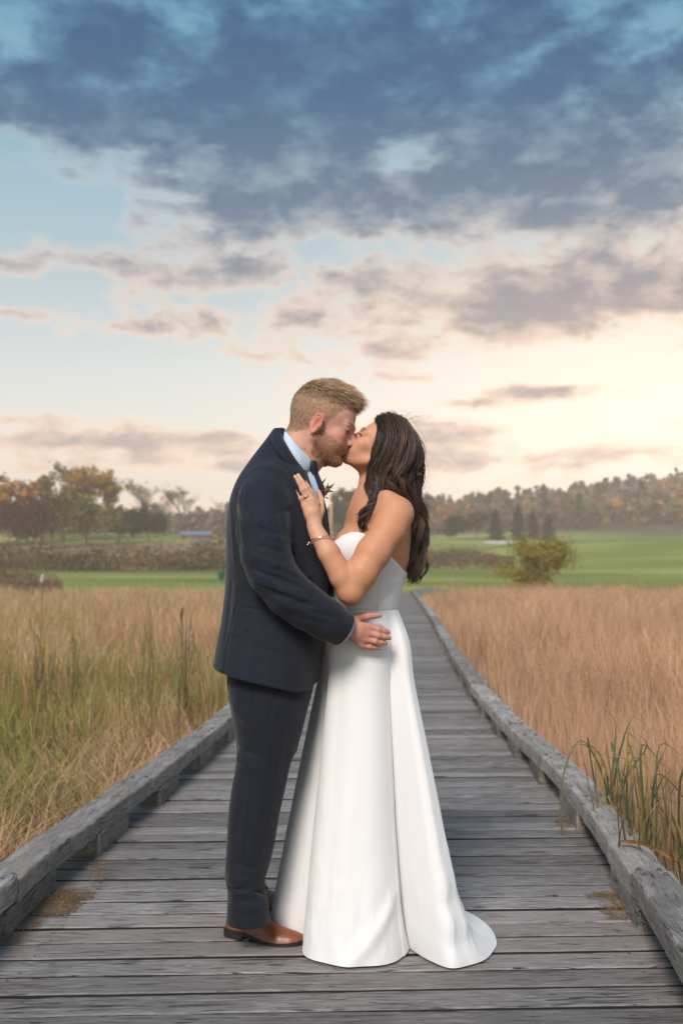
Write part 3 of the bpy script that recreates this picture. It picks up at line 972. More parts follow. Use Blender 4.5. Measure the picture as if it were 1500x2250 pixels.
def tree(name, px, d, top_py, width_px, cols, label, seed, leaf=.5, nleaf=2200, bare=False, cat='tree', group=None, trunk_col=(.11, .085, .07), levels=3, spread=.8, clump=.10, first=.25):
    b = at_dist(px, d)
    ztop = CAM_Z + (1250 - top_py) / FPX * d
    H = ztop - b[2]
    Wm = width_px / FPX * d
    r = np.random.default_rng(seed)
    tubes, tips = grow(b, H, spread, seed, levels=levels, trunk_r=H * .016, kids=4 if not bare else 5, first=first)
    allp = np.concatenate([t[0] for t in tubes])
    # fit the outline of the crown to the one in the photograph
    sx = (Wm / 2) / max(.1, np.percentile(np.abs(tips[:, 0] - np.median(tips[:, 0])), 92))
    sx = min(max(sx, .35), 2.2)
    sz = H / max(allp[:, 2].max(), tips[:, 2].max())
    sc = np.array([sx, sx, sz * .985])
    o = empty(name, tuple(b))
    tag(o, label, cat, group)
    mb = MB()
    for pts, rad in tubes:
        if len(rad) and rad[0] > H * .0012:
            mb.tube(pts * sc, rad * (1.0 if not bare else 1.25), 5, trunk_col, cap=False)
    mb.build('trunk', M_BARK, o)
    tp = tips * sc
    if bare:
        # a haze of fine twigs
        n = nleaf
        c0 = tp[r.integers(0, len(tp), n)]
        dirv = r.normal(size=(n, 3)) + np.array([0, 0, .7]); dirv /= np.linalg.norm(dirv, axis=1)[:, None]
        L = H * r.uniform(.03, .085, n)
        wv = np.cross(dirv, r.normal(size=(n, 3))); wv /= np.linalg.norm(wv, axis=1)[:, None]
        wv *= H * .0022
        V = np.stack([c0 - wv, c0 + wv, c0 + dirv * L[:, None]], 1).reshape(-1, 3)
        C = np.repeat(pal(r, n, cols, [1] * len(cols)), 3, 0)
        mesh_obj('crown', np_mesh('crown', V, None, np.arange(n * 3).reshape(-1, 3), False, C), M_LEAF, o)
    else:
        n = int(nleaf * (1.9 if d > 100 else 1.0))
        k = r.integers(0, len(tp), n)
        c0 = tp[k] + r.normal(0, clump * Wm * .55, (n, 3)) * np.array([1, 1, .8])
        hue = r.random(len(tp))[k] * .6 + r.random(n) * .4
        cc = np.array(cols)[np.minimum((hue * len(cols)).astype(int), len(cols) - 1)] * r.uniform(.6, 1.3, (n, 1))
        V, Q, C = quad_cloud(c0, leaf, seed + 5, .7, cc)
        mesh_obj('crown', np_mesh('crown', V, Q, None, False, C), M_LEAF, o)
    return o

GRN = [(.15, .14, .03), (.22, .18, .04), (.32, .23, .05)]
YEL = [(.26, .19, .035), (.50, .30, .045), (.64, .35, .055), (.56, .24, .045)]
ORG_ = [(.64, .23, .045), (.52, .18, .04), (.28, .16, .04), (.66, .30, .07)]
RED = [(.12, .035, .03), (.085, .03, .025), (.16, .05, .035)]
DRK = [(.030, .040, .020), (.045, .050, .025), (.06, .058, .03)]
TWG = [(.20, .135, .11), (.26, .17, .13), (.16, .11, .09)]
gl = 'autumn trees along the left meadow'
tree('leafy_tree', -20, 172, 1062, 90, YEL, 'tree with thinning yellow leaves at the left picture edge', 1, .55, 1800, group=gl)
tree('leafy_tree', 38, 176, 1040, 84, ORG_, 'tree with rusty orange top above the dark red shrub', 2, .5, 1900, group=gl)
tree('leafy_tree', 92, 182, 1046, 76, GRN + YEL[:2], 'slim yellow-green tree beside the orange one', 3, .5, 1700, group=gl)
tree('leafy_tree', 142, 186, 1018, 96, GRN + YEL[:1], 'tallest green tree of the left row with sky showing through', 4, .5, 1500, group=gl)
tree('leafy_tree', 190, 184, 1022, 82, YEL, 'golden tree in the left row with airy crown', 7, .5, 1500, group=gl)
tree('leafy_tree', 232, 188, 1032, 66, YEL[:3] + GRN[:1], 'right-hand golden green tree ending the left row', 11, .5, 1500, group=gl)
tree('red_shrub', 42, 160, 1098, 96, RED, 'dark red leafy shrub below the orange tree', 12, .5, 1500, cat='shrub', levels=2, spread=1.3, clump=.22)
tree('understory_tree', 112, 168, 1098, 90, GRN + DRK, 'low olive tree in front of the tall green tree', 13, .5, 1500, group=gl, levels=2, spread=1.2, clump=.2)
tree('understory_tree', 190, 168, 1102, 110, GRN + DRK[1:], 'low dark tree under the golden crowns', 14, .5, 1700, group=gl, levels=2, spread=1.2, clump=.2)
tree('evergreen_shrub', 330, 176, 1126, 70, DRK, 'dark rounded evergreen shrub below the bare round tree', 15, .5, 1500, cat='shrub', levels=2, spread=1.3, clump=.2)
tree('evergreen_shrub', 262, 176, 1118, 60, DRK + GRN, 'olive shrub at the end of the left tree row', 16, .5, 1300, cat='shrub', levels=2, spread=1.3, clump=.2)
gb = 'bare trees on the left skyline'
tree('bare_tree', 293, 200, 1046, 66, TWG, 'bare rounded pinkish tree beside the golden trees', 21, nleaf=2600, bare=True, group=gb)
tree('bare_tree', 408, 205, 1060, 62, TWG, 'bare tree with ragged crown nearest the groom', 22, nleaf=2300, bare=True, group=gb)
tree('bare_tree', 362, 208, 1088, 30, TWG, 'thin small bare tree between the two larger bare trees', 23, nleaf=900, bare=True, group=gb)
tree('bare_tree', 484, 210, 1088, 34, TWG, 'thin bare tree touching the back of the groom', 24, nleaf=900, bare=True, group=gb)

def conifer(name, px, d, top_py, width_px, cols, label, seed, group=None):
    b = at_dist(px, d)
    H = CAM_Z + (1250 - top_py) / FPX * d - b[2]
    Wm = width_px / FPX * d
    r = np.random.default_rng(seed)
    o = empty(name, tuple(b)); tag(o, label, 'tree', group)
    mb = MB(); mb.tube([[0, 0, -.2], [0, 0, H * .5], [0, 0, H * .98]], [H * .02, H * .012, H * .003], 6, (.10, .075, .06)); mb.build('trunk', M_BARK, o)
    n = 2200
    t = r.random(n) ** .75
    z = H * (.04 + .96 * (1 - t) ** .9)
    lay = .78 + .3 * np.sin(z / H * 46 + r.normal(0, .4, n))
    rad = 1.35 * Wm / 2 * (1 - z / H) ** .72 * lay * np.sqrt(r.random(n)) * 1.05 + .05
    a = r.random(n) * 6.283
    c0 = np.stack([rad * np.cos(a), rad * np.sin(a), z - rad * .25], 1)
    cc = pal(r, n, cols, [1] * len(cols))
    V, Q, C = quad_cloud(c0, H * .07, seed, .5, cc)
    mesh_obj('crown', np_mesh('crown', V, Q, None, False, C), M_LEAF, o)
    return o
gc = 'dark conifers on the right fairway edge'
conifer('conifer', 1089, 205, 1119, 36, DRK, 'pointed dark conifer left of the right-hand group', 31, gc)
conifer('conifer', 1138, 210, 1107, 32, DRK, 'tallest dark conifer in the right-hand group', 32, gc)
conifer('conifer', 1170, 214, 1122, 34, DRK, 'dark conifer directly right of the tallest one', 33, gc)
conifer('conifer', 1204, 208, 1130, 38, DRK, 'squat dark conifer at the right end of the group', 34, gc)
tree('evergreen_shrub', 1002, 206, 1136, 44, DRK, 'low dark shrub beside the hair of the bride', 35, .5, 1000, cat='shrub', levels=2, spread=1.3, clump=.2)
tree('evergreen_shrub', 1048, 212, 1128, 46, DRK + GRN, 'olive shrub left of the conifers', 36, .5, 1000, cat='shrub', levels=2, spread=1.3, clump=.2)
tree('leafy_tree', 766, 200, 1072, 52, [(.16, .10, .04), (.20, .11, .045), (.09, .075, .035)], 'pointed russet tree between the couple', 37, .5, 1700, levels=3, spread=.5)
tree('leafy_tree', 738, 196, 1108, 46, DRK + TWG[:1], 'dark tree between the couple left of the russet one', 38, .5, 1500, levels=2, spread=.9, clump=.2)
tree('leafy_tree', 800, 204, 1106, 50, DRK + TWG[:1], 'dark tree between the couple right of the russet one', 39, .5, 1500, levels=2, spread=.9, clump=.2)
# the round willow-like bush on the lawn
tree('golden_bush', 1202, 57, 1192, 104, [(.32, .25, .04), (.42, .31, .05), (.22, .19, .04), (.50, .36, .07)], 'rounded golden-green bush standing alone on the right lawn', 43, .12, 14000, cat='bush', levels=2, spread=1.0, clump=.22, first=.05)

# far wood on the hill: one mass
def crowns(n, seed, dlo, dhi, slo, shi):
    r = np.random.default_rng(seed)
    d = np.sqrt(r.uniform(dlo**2, dhi**2, n)); s = r.uniform(slo, shi, n)
    x = s * d; y = CAM_Y + d
    z = terrain(x, y)
    return r, x, y, z, d
def wood(name, n, seed, dlo, dhi, slo, shi, hgt, label, per=44):
    r, x, y, z, d = crowns(n, seed, dlo, dhi, slo, shi)
    V, Q, C, nb = [], [], [], 0
    kinds = [np.array([.22, .145, .115]), np.array([.26, .18, .145]), np.array([.38, .17, .06]), np.array([.17, .14, .06]), np.array([.075, .085, .045]), np.array([.42, .25, .08])]
    patch = vnoise(np.stack([x * .02, y * .015, np.zeros(n)], 1), seed)
    kk = np.where(r.random(n) < .6, np.clip((patch * 7 - .6).astype(int), 0, 5), r.choice(6, n, p=[.34, .22, .13, .12, .13, .06]))
    pts, colr, siz = [], [], []
    for i in range(n):
        H = hgt * r.uniform(.7, 1.15); Rr = H * r.uniform(.22, .34)
        pine = kk[i] == 4
        u = r.normal(size=(per, 3)); u /= np.linalg.norm(u, axis=1)[:, None]
        u *= (r.random(per) ** .4)[:, None]
        if pine:
            zz = r.random(per); rr = Rr * .8 * (1 - zz) ** .7
            a = r.random(per) * 6.283
            q = np.stack([rr * np.cos(a), rr * np.sin(a), zz * H * 1.25], 1)
        else:
            q = u * np.array([Rr, Rr, H * .42]) + np.array([0, 0, H * .58])
        pts.append(q + [x[i], y[i], z[i]])
        colr.append(kinds[kk[i]] * r.uniform(.7, 1.25) * r.uniform(.75, 1.25, (per, 1)))
        siz.append(np.full(per, H * .30))
    V, Q, C = quad_cloud(np.concatenate(pts), np.concatenate(siz), seed + 3, .75, np.concatenate(colr))
    o = mesh_obj(name, np_mesh(name, V, Q, None, False, C), M_LEAF)
    tag(o, label, 'forest', kind='stuff')
wood('hillside_forest', 2000, 61, 290, 600, .055, .46, 8.5, 'hazy autumn wood covering the hill on the right', 34)
wood('distant_treeline', 620, 62, 255, 330, -.46, .09, 6.6, 'low russet treeline behind the left meadow')

# brush
def brush(name, label, px0, px1, d0, d1, hgt, n, cols, seed, leaf=.22):
    r = np.random.default_rng(seed)
    px_ = r.uniform(px0, px1, n); d = r.uniform(d0, d1, n)
    x = (px_ - 750) / FPX * d; y = CAM_Y + d
    bump_ = fbm(np.stack([x * .35, y * .3, np.zeros(n)], 1), 3, seed)
    edge_ = np.clip(np.minimum(px_ - px0, px1 - px_) / 70.0, 0.0, 1) ** .8
    h = hgt * (.12 + 2.6 * np.clip(bump_ - .25, 0, 1) ** 1.2) * edge_
    z = terrain(x, y) + h * r.random(n) ** .7
    hue = fbm(np.stack([x * .5, y * .4, np.ones(n) * 3], 1), 3, seed + 2)
    hue = np.clip((hue - .3) / .4 + r.normal(0, .22, n), 0, .999)
    cc = np.array(cols)[(hue * len(cols)).astype(int)] * r.uniform(.6, 1.3, (n, 1))
    V, Q, C = quad_cloud(np.stack([x, y, z], 1), leaf, seed, .35, cc)
    o = mesh_obj(name, np_mesh(name, V, Q, None, False, C), M_LEAF)
    tag(o, label, 'brush', kind='stuff')
BR = [(.10, .065, .045), (.17, .105, .065), (.24, .16, .09), (.14, .12, .05), (.20, .11, .08), (.30, .20, .12)]
brush('brush_thicket', 'brown and olive thicket across the left lawn', -60, 560, 78, 96, 2.1, 16000, BR, 71, .30)
brush('brush_thicket', 'reddish brush at the left edge behind the marsh grass', -60, 140, 50, 60, 1.35, 6000, [(.20, .12, .09), (.26, .16, .11), (.15, .09, .065), (.30, .21, .13)], 72, .16)
brush('brush_thicket', 'tawny brush on the right slope beside the bride', 880, 1130, 86, 104, 1.5, 7000, BR[1:3] + BR[4:], 73, .26)

# ------------------------------------------------------------------ small things of the background
b = at_dist(727, 165)
mb = MB(); zt = CAM_Z + (1250 - 1108) / FPX * 165 - b[2]
mb.tube([[0, 0, -.3], [0, 0, zt * .6], [0, 0, zt]], [.30, .26, .24], 10, (.42, .31, .21)); mb.tube([[0, 0, zt], [0, 0, zt + .06]], [.27, .20], 10, (.35, .26, .18))
o = mb.build('wooden_post', M_BARK); o.location = tuple(b)
tag(o, 'pale wooden post standing before the dark trees between the couple', 'post')

b = at_dist(432, 182)
o = empty('blue_shed', tuple(b)); tag(o, 'low shed with long blue roof at the meadow edge', 'shed')
mat_blue = plain('blue_roofing', (.15, .21, .30), .5, .4, 3, .1)
mat_shed = plain('shed_boards', (.16, .11, .09), .9, .1, 3, .2)
mb = MB(); mb.box((0, 0, .35), (5.0, 2.6, .9)); mb.build('wall', mat_shed, o, False)
mb = MB()
mb.add([[-2.9, -1.6, .72], [2.9, -1.6, .72], [2.4, 0, 1.35], [-2.4, 0, 1.35], [-2.9, 1.6, .72], [2.9, 1.6, .72], [-2.9, -1.6, .80], [2.9, -1.6, .80], [2.4, 0, 1.43], [-2.4, 0, 1.43], [-2.9, 1.6, .80], [2.9, 1.6, .80]],
       [[0, 3, 2, 1], [3, 4, 5, 2], [6, 7, 8, 9], [9, 8, 11, 10], [0, 1, 7, 6], [4, 10, 11, 5], [0, 6, 9, 3], [3, 9, 10, 4], [1, 2, 8, 7], [2, 5, 11, 8]])
mb.build('roof', mat_blue, o, False)
mb = MB(); mb.box((-1.2, -1.32, .30), (.8, .05, .8)); mb.build('door', plain('shed_door', (.22, .18, .15), .8, .1, 3, .1), o, False)

b = at_dist(487, 60)
o = empty('litter_bin', tuple(b)); tag(o, 'small dark green litter bin on the lawn behind the groom', 'bin')
mat_bin = plain('bin_green', (.015, .10, .065), .5, .4, 5, .15)
mb = MB(); mb.tube([[0, 0, .25], [0, 0, .30], [0, 0, .60], [0, 0, .66]], [.15, .19, .21, .22], 14); mb.build('body', mat_bin, o)
mb = MB(); mb.tube([[0, 0, .66], [0, 0, .70], [0, 0, .76]], [.235, .235, .10], 14); mb.build('lid', mat_bin, o)
mb = MB(); mb.tube([[0, 0, -.1], [0, 0, .27]], [.035, .035], 8); mb.build('post', M_BOLT, o)

plumes(5200, 1, 401, 'feathery seed plumes over the right marsh grass')
plumes(2600, -1, 402, 'feathery seed plumes over the left marsh grass')
# ================================================================== organic shapes: blended distance fields turned into one skin
class Field:
    def __init__(self):
        self.p = []
    def add(self, f, lo, hi, k=.01, op='u'):
        self.p.append((f, np.asarray(lo, float), np.asarray(hi, float), k, op))
    def select(self, lo, hi):
        if getattr(self, '_n', 0) != len(self.p):
            self._lo = np.array([q[1] - 1.6 * q[3] - .006 for q in self.p]); self._hi = np.array([q[2] + 1.6 * q[3] + .006 for q in self.p]); self._n = len(self.p)
        return np.nonzero(((self._lo <= hi) & (self._hi >= lo)).all(1))[0]
    def eval(self, p, sel=None):
        if sel is None:
            sel = self.select(p.min(0), p.max(0))
        d = np.full(len(p), .25)
        for i in sel:
            f, a, b, k, op = self.p[i]
            e = f(p)
            if op == 'u':
                h = np.clip(.5 + .5 * (d - e) / k, 0, 1)
                d = d * (1 - h) + e * h - k * h * (1 - h)
            elif op == 's':
                h = np.clip(.5 - .5 * (d + e) / k, 0, 1)
                d = d * (1 - h) - e * h + k * h * (1 - h)
            elif op == 'i':
                h = np.clip(.5 - .5 * (d - e) / k, 0, 1)
                d = d * (1 - h) + e * h + k * h * (1 - h)
            elif op == 'm':
                d = d + e
        return d
    def normal(self, p, e=.0015):
        g = np.zeros_like(p)
        for j in range(3):
            o = np.zeros(3); o[j] = e
            g[:, j] = self.eval_many(p + o) - self.eval_many(p - o)
        return g / (np.linalg.norm(g, axis=1)[:, None] + 1e-12)
    def eval_many(self, p, chunk=4000):
        return np.concatenate([self.eval(p[i:i + chunk]) for i in range(0, len(p), chunk)])
    def project(self, p, off=0.0, it=5):
        """bring points to the distance off outside the surface"""
        p = np.array(p, float)
        for _ in range(it):
            p = p - self.normal(p) * (self.eval_many(p) - off)[:, None]
        return p
    def seen(self, pxs, off=0.0, t0=2.6, t1=4.4):
        """the surface points that the photograph shows at the given pixels"""
        out = []
        o = np.array([0, CAM_Y, CAM_Z])
        for (px, py) in pxs:
            r = ray(px, py); r = r / np.linalg.norm(r)
            t = np.arange(t0, t1, .004)
            d = self.eval(o + r * t[:, None])
            k = np.nonzero(d <= off)[0]
            if len(k):
                j = k[0]; tt = t[j] - .004 * (off - d[j]) / max(d[j - 1] - d[j], 1e-6) if j else t[j]
            else:
                tt = t[int(np.argmin(d))]
            out.append(o + r * tt)
        return np.array(out)
    def mesh(self, h, B=12, fine=None):
        """surface nets on the blocks that the surface crosses"""
        lo = np.min([q[1] for q in self.p if q[4] == 'u'], 0) - .02
        hi = np.max([q[2] for q in self.p if q[4] == 'u'], 0) + .02
        nb = np.ceil((hi - lo) / (h * B)).astype(int)
        N = nb * B + 3
        stride = np.array([1, N[0], N[0] * N[1]], np.int64)
        g = np.arange(B + 1)
        I, J, K = np.meshgrid(g, g, g, indexing='ij')
        loc = np.stack([I, J, K], -1).reshape(-1, 3)
        ctr, cell = [], []
        edges = [[], [], []]
        blocks = np.stack(np.meshgrid(*[np.arange(n) for n in nb], indexing='ij'), -1).reshape(-1, 3)
        for b in blocks:
            o = b * B
            c = lo + (o + B / 2) * h
            # quick reject with the block's eight corners and centre
            sel = self.select(lo + o * h, lo + (o + B) * h)
            if not any(self.p[i][4] == 'u' for i in sel):
                continue
            dc = self.eval(c[None], sel)[0]
            if abs(dc) > h * B * 1.0 + .012:
                continue
            d = self.eval(lo + (loc + o) * h, sel).reshape(B + 1, B + 1, B + 1)
            s = d < 0
            if s.all() or not s.any():
                continue
            # cell vertices
            cnt = np.zeros((B, B, B)); acc = np.zeros((B, B, B, 3))
            for ax in range(3):
                for u in (0, 1):
                    for w in (0, 1):
                        sl0 = [None] * 3; sl1 = [None] * 3
                        oth = [q for q in range(3) if q != ax]
                        for q, st in zip(oth, (u, w)):
                            sl0[q] = sl1[q] = slice(st, st + B)
                        sl0[ax] = slice(0, B); sl1[ax] = slice(1, B + 1)
                        d0, d1 = d[tuple(sl0)], d[tuple(sl1)]
                        cr = (d0 < 0) != (d1 < 0)
                        t = np.where(cr, d0 / np.where(cr, d0 - d1, 1), 0)
                        cnt += cr
                        acc[..., ax] += np.where(cr, t, 0)
                        acc[..., oth[0]] += np.where(cr, u, 0)
                        acc[..., oth[1]] += np.where(cr, w, 0)
            act = cnt > 0
            ii = np.argwhere(act)
            pos = acc[act] / cnt[act][:, None] + ii + o
            ctr.append(lo + pos * h); cell.append((ii + o + 1) @ stride)
            for ax in range(3):
                a0 = [slice(0, B)] * 3; a1 = [slice(0, B)] * 3; a1[ax] = slice(1, B + 1)
                s0, s1 = s[tuple(a0)], s[tuple(a1)]
                e = np.argwhere(s0 != s1)
                if len(e):
                    edges[ax].append(np.concatenate([e + o + 1, s0[s0 != s1][:, None]], 1))
        ctr = np.concatenate(ctr); cell = np.concatenate(cell)
        od = np.argsort(cell); cell = cell[od]; ctr = ctr[od]
        quads = []
        for ax in range(3):
            if not edges[ax]:
                continue
            e = np.concatenate(edges[ax]); ins = e[:, 3] > 0; base = e[:, :3] @ stride
            u, w = stride[(ax + 1) % 3], stride[(ax + 2) % 3]
            keys = np.stack([base, base - u, base - u - w, base - w], 1)
            idx = np.searchsorted(cell, keys); idx = np.clip(idx, 0, len(cell) - 1)
            ok = (cell[idx] == keys).all(1)
            q = idx[ok]; f = ins[ok]
            q[~f] = q[~f][:, ::-1]
            quads.append(q)
        return ctr, np.concatenate(quads)

def relax(v, q, it=2, lam=.5):
    """light Laplacian smoothing"""
    n = len(v)
    e = np.concatenate([q[:, [0, 1]], q[:, [1, 2]], q[:, [2, 3]], q[:, [3, 0]]])
    e = np.concatenate([e, e[:, ::-1]])
    deg = np.bincount(e[:, 0], minlength=n)[:, None] + 1e-9
    for _ in range(it):
        a = np.stack([np.bincount(e[:, 0], weights=v[e[:, 1], j], minlength=n) for j in range(3)], 1) / deg
        v = v + lam * (a - v)
    return v

class Frame:
    """local frame: world = o + s * R @ local"""
    def __init__(self, o=(0, 0, 0), R=np.eye(3), s=1.0):
        self.o, self.R, self.s = np.asarray(o, float), np.asarray(R, float), s
    def w(self, p):
        return self.o + self.s * (np.asarray(p, float) @ self.R.T)
    def l(self, p):
        return ((p - self.o) @ self.R) / self.s
WORLD = Frame()

def sd_ell(F, fr, c, r, k=.01, op='u', rot=None):
    c, r = np.asarray(c, float), np.asarray(r, float)
    Rm = np.eye(3) if rot is None else np.asarray(rot)
    def f(p):
        q = (fr.l(p) - c) @ Rm
        k0 = np.linalg.norm(q / r, axis=1); k1 = np.linalg.norm(q / (r * r), axis=1) + 1e-9
        return fr.s * k0 * (k0 - 1) / k1
    cw = fr.w(c); R = r.max() * fr.s
    F.add(f, cw - R, cw + R, k * fr.s, op)

def sd_cap(F, fr, a, b, ra, rb, k=.01, op='u', flat=None):
    """tapered capsule; flat = (direction, factor) squashes it along a direction"""
    a, b = np.asarray(a, float), np.asarray(b, float)
    def f(p):
        q = fr.l(p)
        ab = b - a
        t = np.clip((q - a) @ ab / (ab @ ab + 1e-12), 0, 1)
        e = q - a - t[:, None] * ab
        if flat is not None:
            n = np.asarray(flat[0], float); n = n / np.linalg.norm(n)
            e = e + np.outer((e @ n) * (1 / flat[1] - 1), n)
            return fr.s * (np.linalg.norm(e, axis=1) - (ra + (rb - ra) * t)) * (flat[1] if flat[1] < 1 else 1)
        return fr.s * (np.linalg.norm(e, axis=1) - (ra + (rb - ra) * t))
    A, Bw = fr.w(a), fr.w(b); R = max(ra, rb) * fr.s * (1.0 if flat is None else max(1, flat[1]))
    F.add(f, np.minimum(A, Bw) - R, np.maximum(A, Bw) + R, k * fr.s, op)

def sd_chain(F, fr, pts, rad, k=.008, flat=None):
    for i in range(len(pts) - 1):
        sd_cap(F, fr, pts[i], pts[i + 1], rad[i], rad[i + 1], k, 'u', flat)

def sd_loft(F, zs, cx, cy, rx, ry, k=.02, n=2.2, op='u', extra=None, grow_=0.0):
    """horizontal super-ellipse sections stacked along z"""
    zs = np.asarray(zs, float); o = np.argsort(zs)
    zs = zs[o]; cx, cy, rx, ry = [np.broadcast_to(np.asarray(a, float), zs.shape)[o] for a in (cx, cy, rx, ry)]
    m = [np.gradient(a, zs) for a in (cx, cy, rx, ry)]
    def f(p):
        z = np.clip(p[:, 2], zs[0], zs[-1])
        i = np.clip(np.searchsorted(zs, z) - 1, 0, len(zs) - 2)
        h = zs[i + 1] - zs[i]; t = (z - zs[i]) / h
        a0, a1, b0, b1 = 2 * t**3 - 3 * t**2 + 1, (t**3 - 2 * t**2 + t) * h, -2 * t**3 + 3 * t**2, (t**3 - t**2) * h
        v = [a0 * a[i] + a1 * mm[i] + b0 * a[i + 1] + b1 * mm[i + 1] for a, mm in zip((cx, cy, rx, ry), m)]
        ax, ay = np.maximum(v[2] + grow_, .004), np.maximum(v[3] + grow_, .004)
        X, Y = (p[:, 0] - v[0]), (p[:, 1] - v[1])
        u = (np.abs(X / ax) ** n + np.abs(Y / ay) ** n) ** (1 / n)
        rr = np.sqrt(X * X + Y * Y) + 1e-9
        d = rr * (1 - 1 / np.maximum(u, 1e-3))
        d = np.where(u < .35, -np.minimum(ax, ay) * (1 - u), d)
        ze = np.maximum(p[:, 2] - zs[-1], zs[0] - p[:, 2])
        return np.where(ze > 0, np.sqrt(np.maximum(d, 0) ** 2 + ze ** 2), np.maximum(d, ze if False else d))
    R = max(rx.max(), ry.max()) + grow_
    F.add(f, [(cx - rx).min() - grow_, (cy - ry).min() - grow_, zs[0]], [(cx + rx).max() + grow_, (cy + ry).max() + grow_, zs[-1]], k, op)

def sd_cut(F, f, lo, hi, k=.003, op='i'):
    F.add(f, lo, hi, k, op)

def rotz(a):
    c, s = math.cos(a), math.sin(a)
    return np.array([[c, -s, 0], [s, c, 0], [0, 0, 1.0]])
def roty(a):
    c, s = math.cos(a), math.sin(a)
    return np.array([[c, 0, s], [0, 1.0, 0], [-s, 0, c]])
def rotx(a):
    c, s = math.cos(a), math.sin(a)
    return np.array([[1.0, 0, 0], [0, c, -s], [0, s, c]])

# ------------------------------------------------------------------ a human head in its own frame: x forward, y left, z up, eyes at z = 0
def head(F, fr, male=True):
    m = male
    sd_ell(F, fr, (-.014, 0, .042), (.100, .077, .092) if m else (.093, .074, .080), .02)
    sd_ell(F, fr, (.020, 0, .028), (.066, .066, .062), .02)                       # forehead
    sd_ell(F, fr, (.030, 0, -.034), (.054, .058 if m else .054, .070), .02)       # face block
    for s in (-1, 1):
        sd_cap(F, fr, (-.004, s * (.052 if m else .047), -.052), (.060, s * .014, -.092 if m else -.096), .017 if m else .014, .015 if m else .012, .024)   # jaw
        sd_ell(F, fr, (.056, s * .042, -.026), (.022, .020, .018), .016)          # cheekbone
        sd_ell(F, fr, (.058, s * .030, -.052), (.022, .022, .024), .02)           # cheek
    sd_ell(F, fr, (.070, 0, -.092 if m else -.097), (.018, .020 if m else .015, .017 if m else .014), .018)     # chin
    sd_ell(F, fr, (.068, 0, -.062), (.024, .027, .028), .016)                     # muzzle
    for s in (-1, 1):
        sd_cap(F, fr, (.072, s * .044, .012), (.089, s * .010, .014), .0085, .0085, .014)           # brow
        sd_ell(F, fr, (.096, s * .031, -.004), (.017, .017, .013), .012, 's')     # socket
        sd_ell(F, fr, (.0705, s * .032, -.001), (.0145, .0165, .0125), .004)      # closed lid
        sd_cap(F, fr, (.0795, s * .021, -.0065), (.0755, s * .044, -.005), .0017, .0015, .002)      # lash line
    # nose
    nt_, nz_ = ((.111, -.032) if m else (.105, -.032))
    sd_cap(F, fr, (.072, 0, .004), (nt_ - .026, 0, nz_ + .002), .0125, .0165, .012)
    sd_cap(F, fr, (.086, 0, .006), (nt_ - .006, 0, nz_ + .004), .0068 if m else .0058, .0095 if m else .008, .010)
    sd_ell(F, fr, (nt_ - .004, 0, nz_), (.0105, .0105, .0095) if m else (.009, .009, .0082), .008)
    for s in (-1, 1):
        sd_ell(F, fr, (nt_ - .016, s * .0125, nz_ - .005), (.0105, .0068, .0080), .006)
        sd_ell(F, fr, (nt_ - .012, s * .0068, nz_ - .0125), (.0050, .0032, .0036), .003, 's')
    # lips
    zl = -.056
    sd_cap(F, fr, (.088, 0, zl + .004), (.080, .019, zl - .001), .0058, .003, .005); sd_cap(F, fr, (.088, 0, zl + .004), (.080, -.019, zl - .001), .0058, .003, .005)
    sd_cap(F, fr, (.0865, 0, zl - .008), (.079, .017, zl - .003), .0062, .003, .005); sd_cap(F, fr, (.0865, 0, zl - .008), (.079, -.017, zl - .003), .0062, .003, .005)
    sd_cap(F, fr, (.098, -.017, zl - .0018), (.098, .017, zl - .0018), .0048, .0048, .004, 's')
    sd_ell(F, fr, (.092, 0, -.081), (.010, .022, .008), .010, 's')                # dip over the chin
    # ears
    for s in (-1, 1):
        Rm = rotz(s * .42) @ roty(.22)
        c = np.array((-.012, s * .0795, -.018))
        w_ = lambda q: c + Rm @ np.array([q[0], s * q[1], q[2]])
        sd_ell(F, fr, c, (.0185, .0060, .0310), .006, 'u', Rm)
        sd_ell(F, fr, w_((.003, .0070, -.001)), (.0120, .0085, .0210), .002, 's', Rm)
        rim = [w_((.015, .002, .012)), w_((.009, .005, .027)), w_((-.006, .006, .029)), w_((-.016, .005, .014)), w_((-.016, .004, -.006)), w_((-.008, .003, -.024)), w_((.002, .001, -.030))]
        sd_chain(F, fr, rim, [.0026, .0032, .0034, .0034, .0032, .0036, .0045], .003)
        sd_cap(F, fr, w_((-.006, .003, .016)), w_((-.007, .003, -.012)), .0030, .0026, .004)
        sd_ell(F, fr, w_((.0135, .001, -.004)), (.0045, .005, .008), .005)

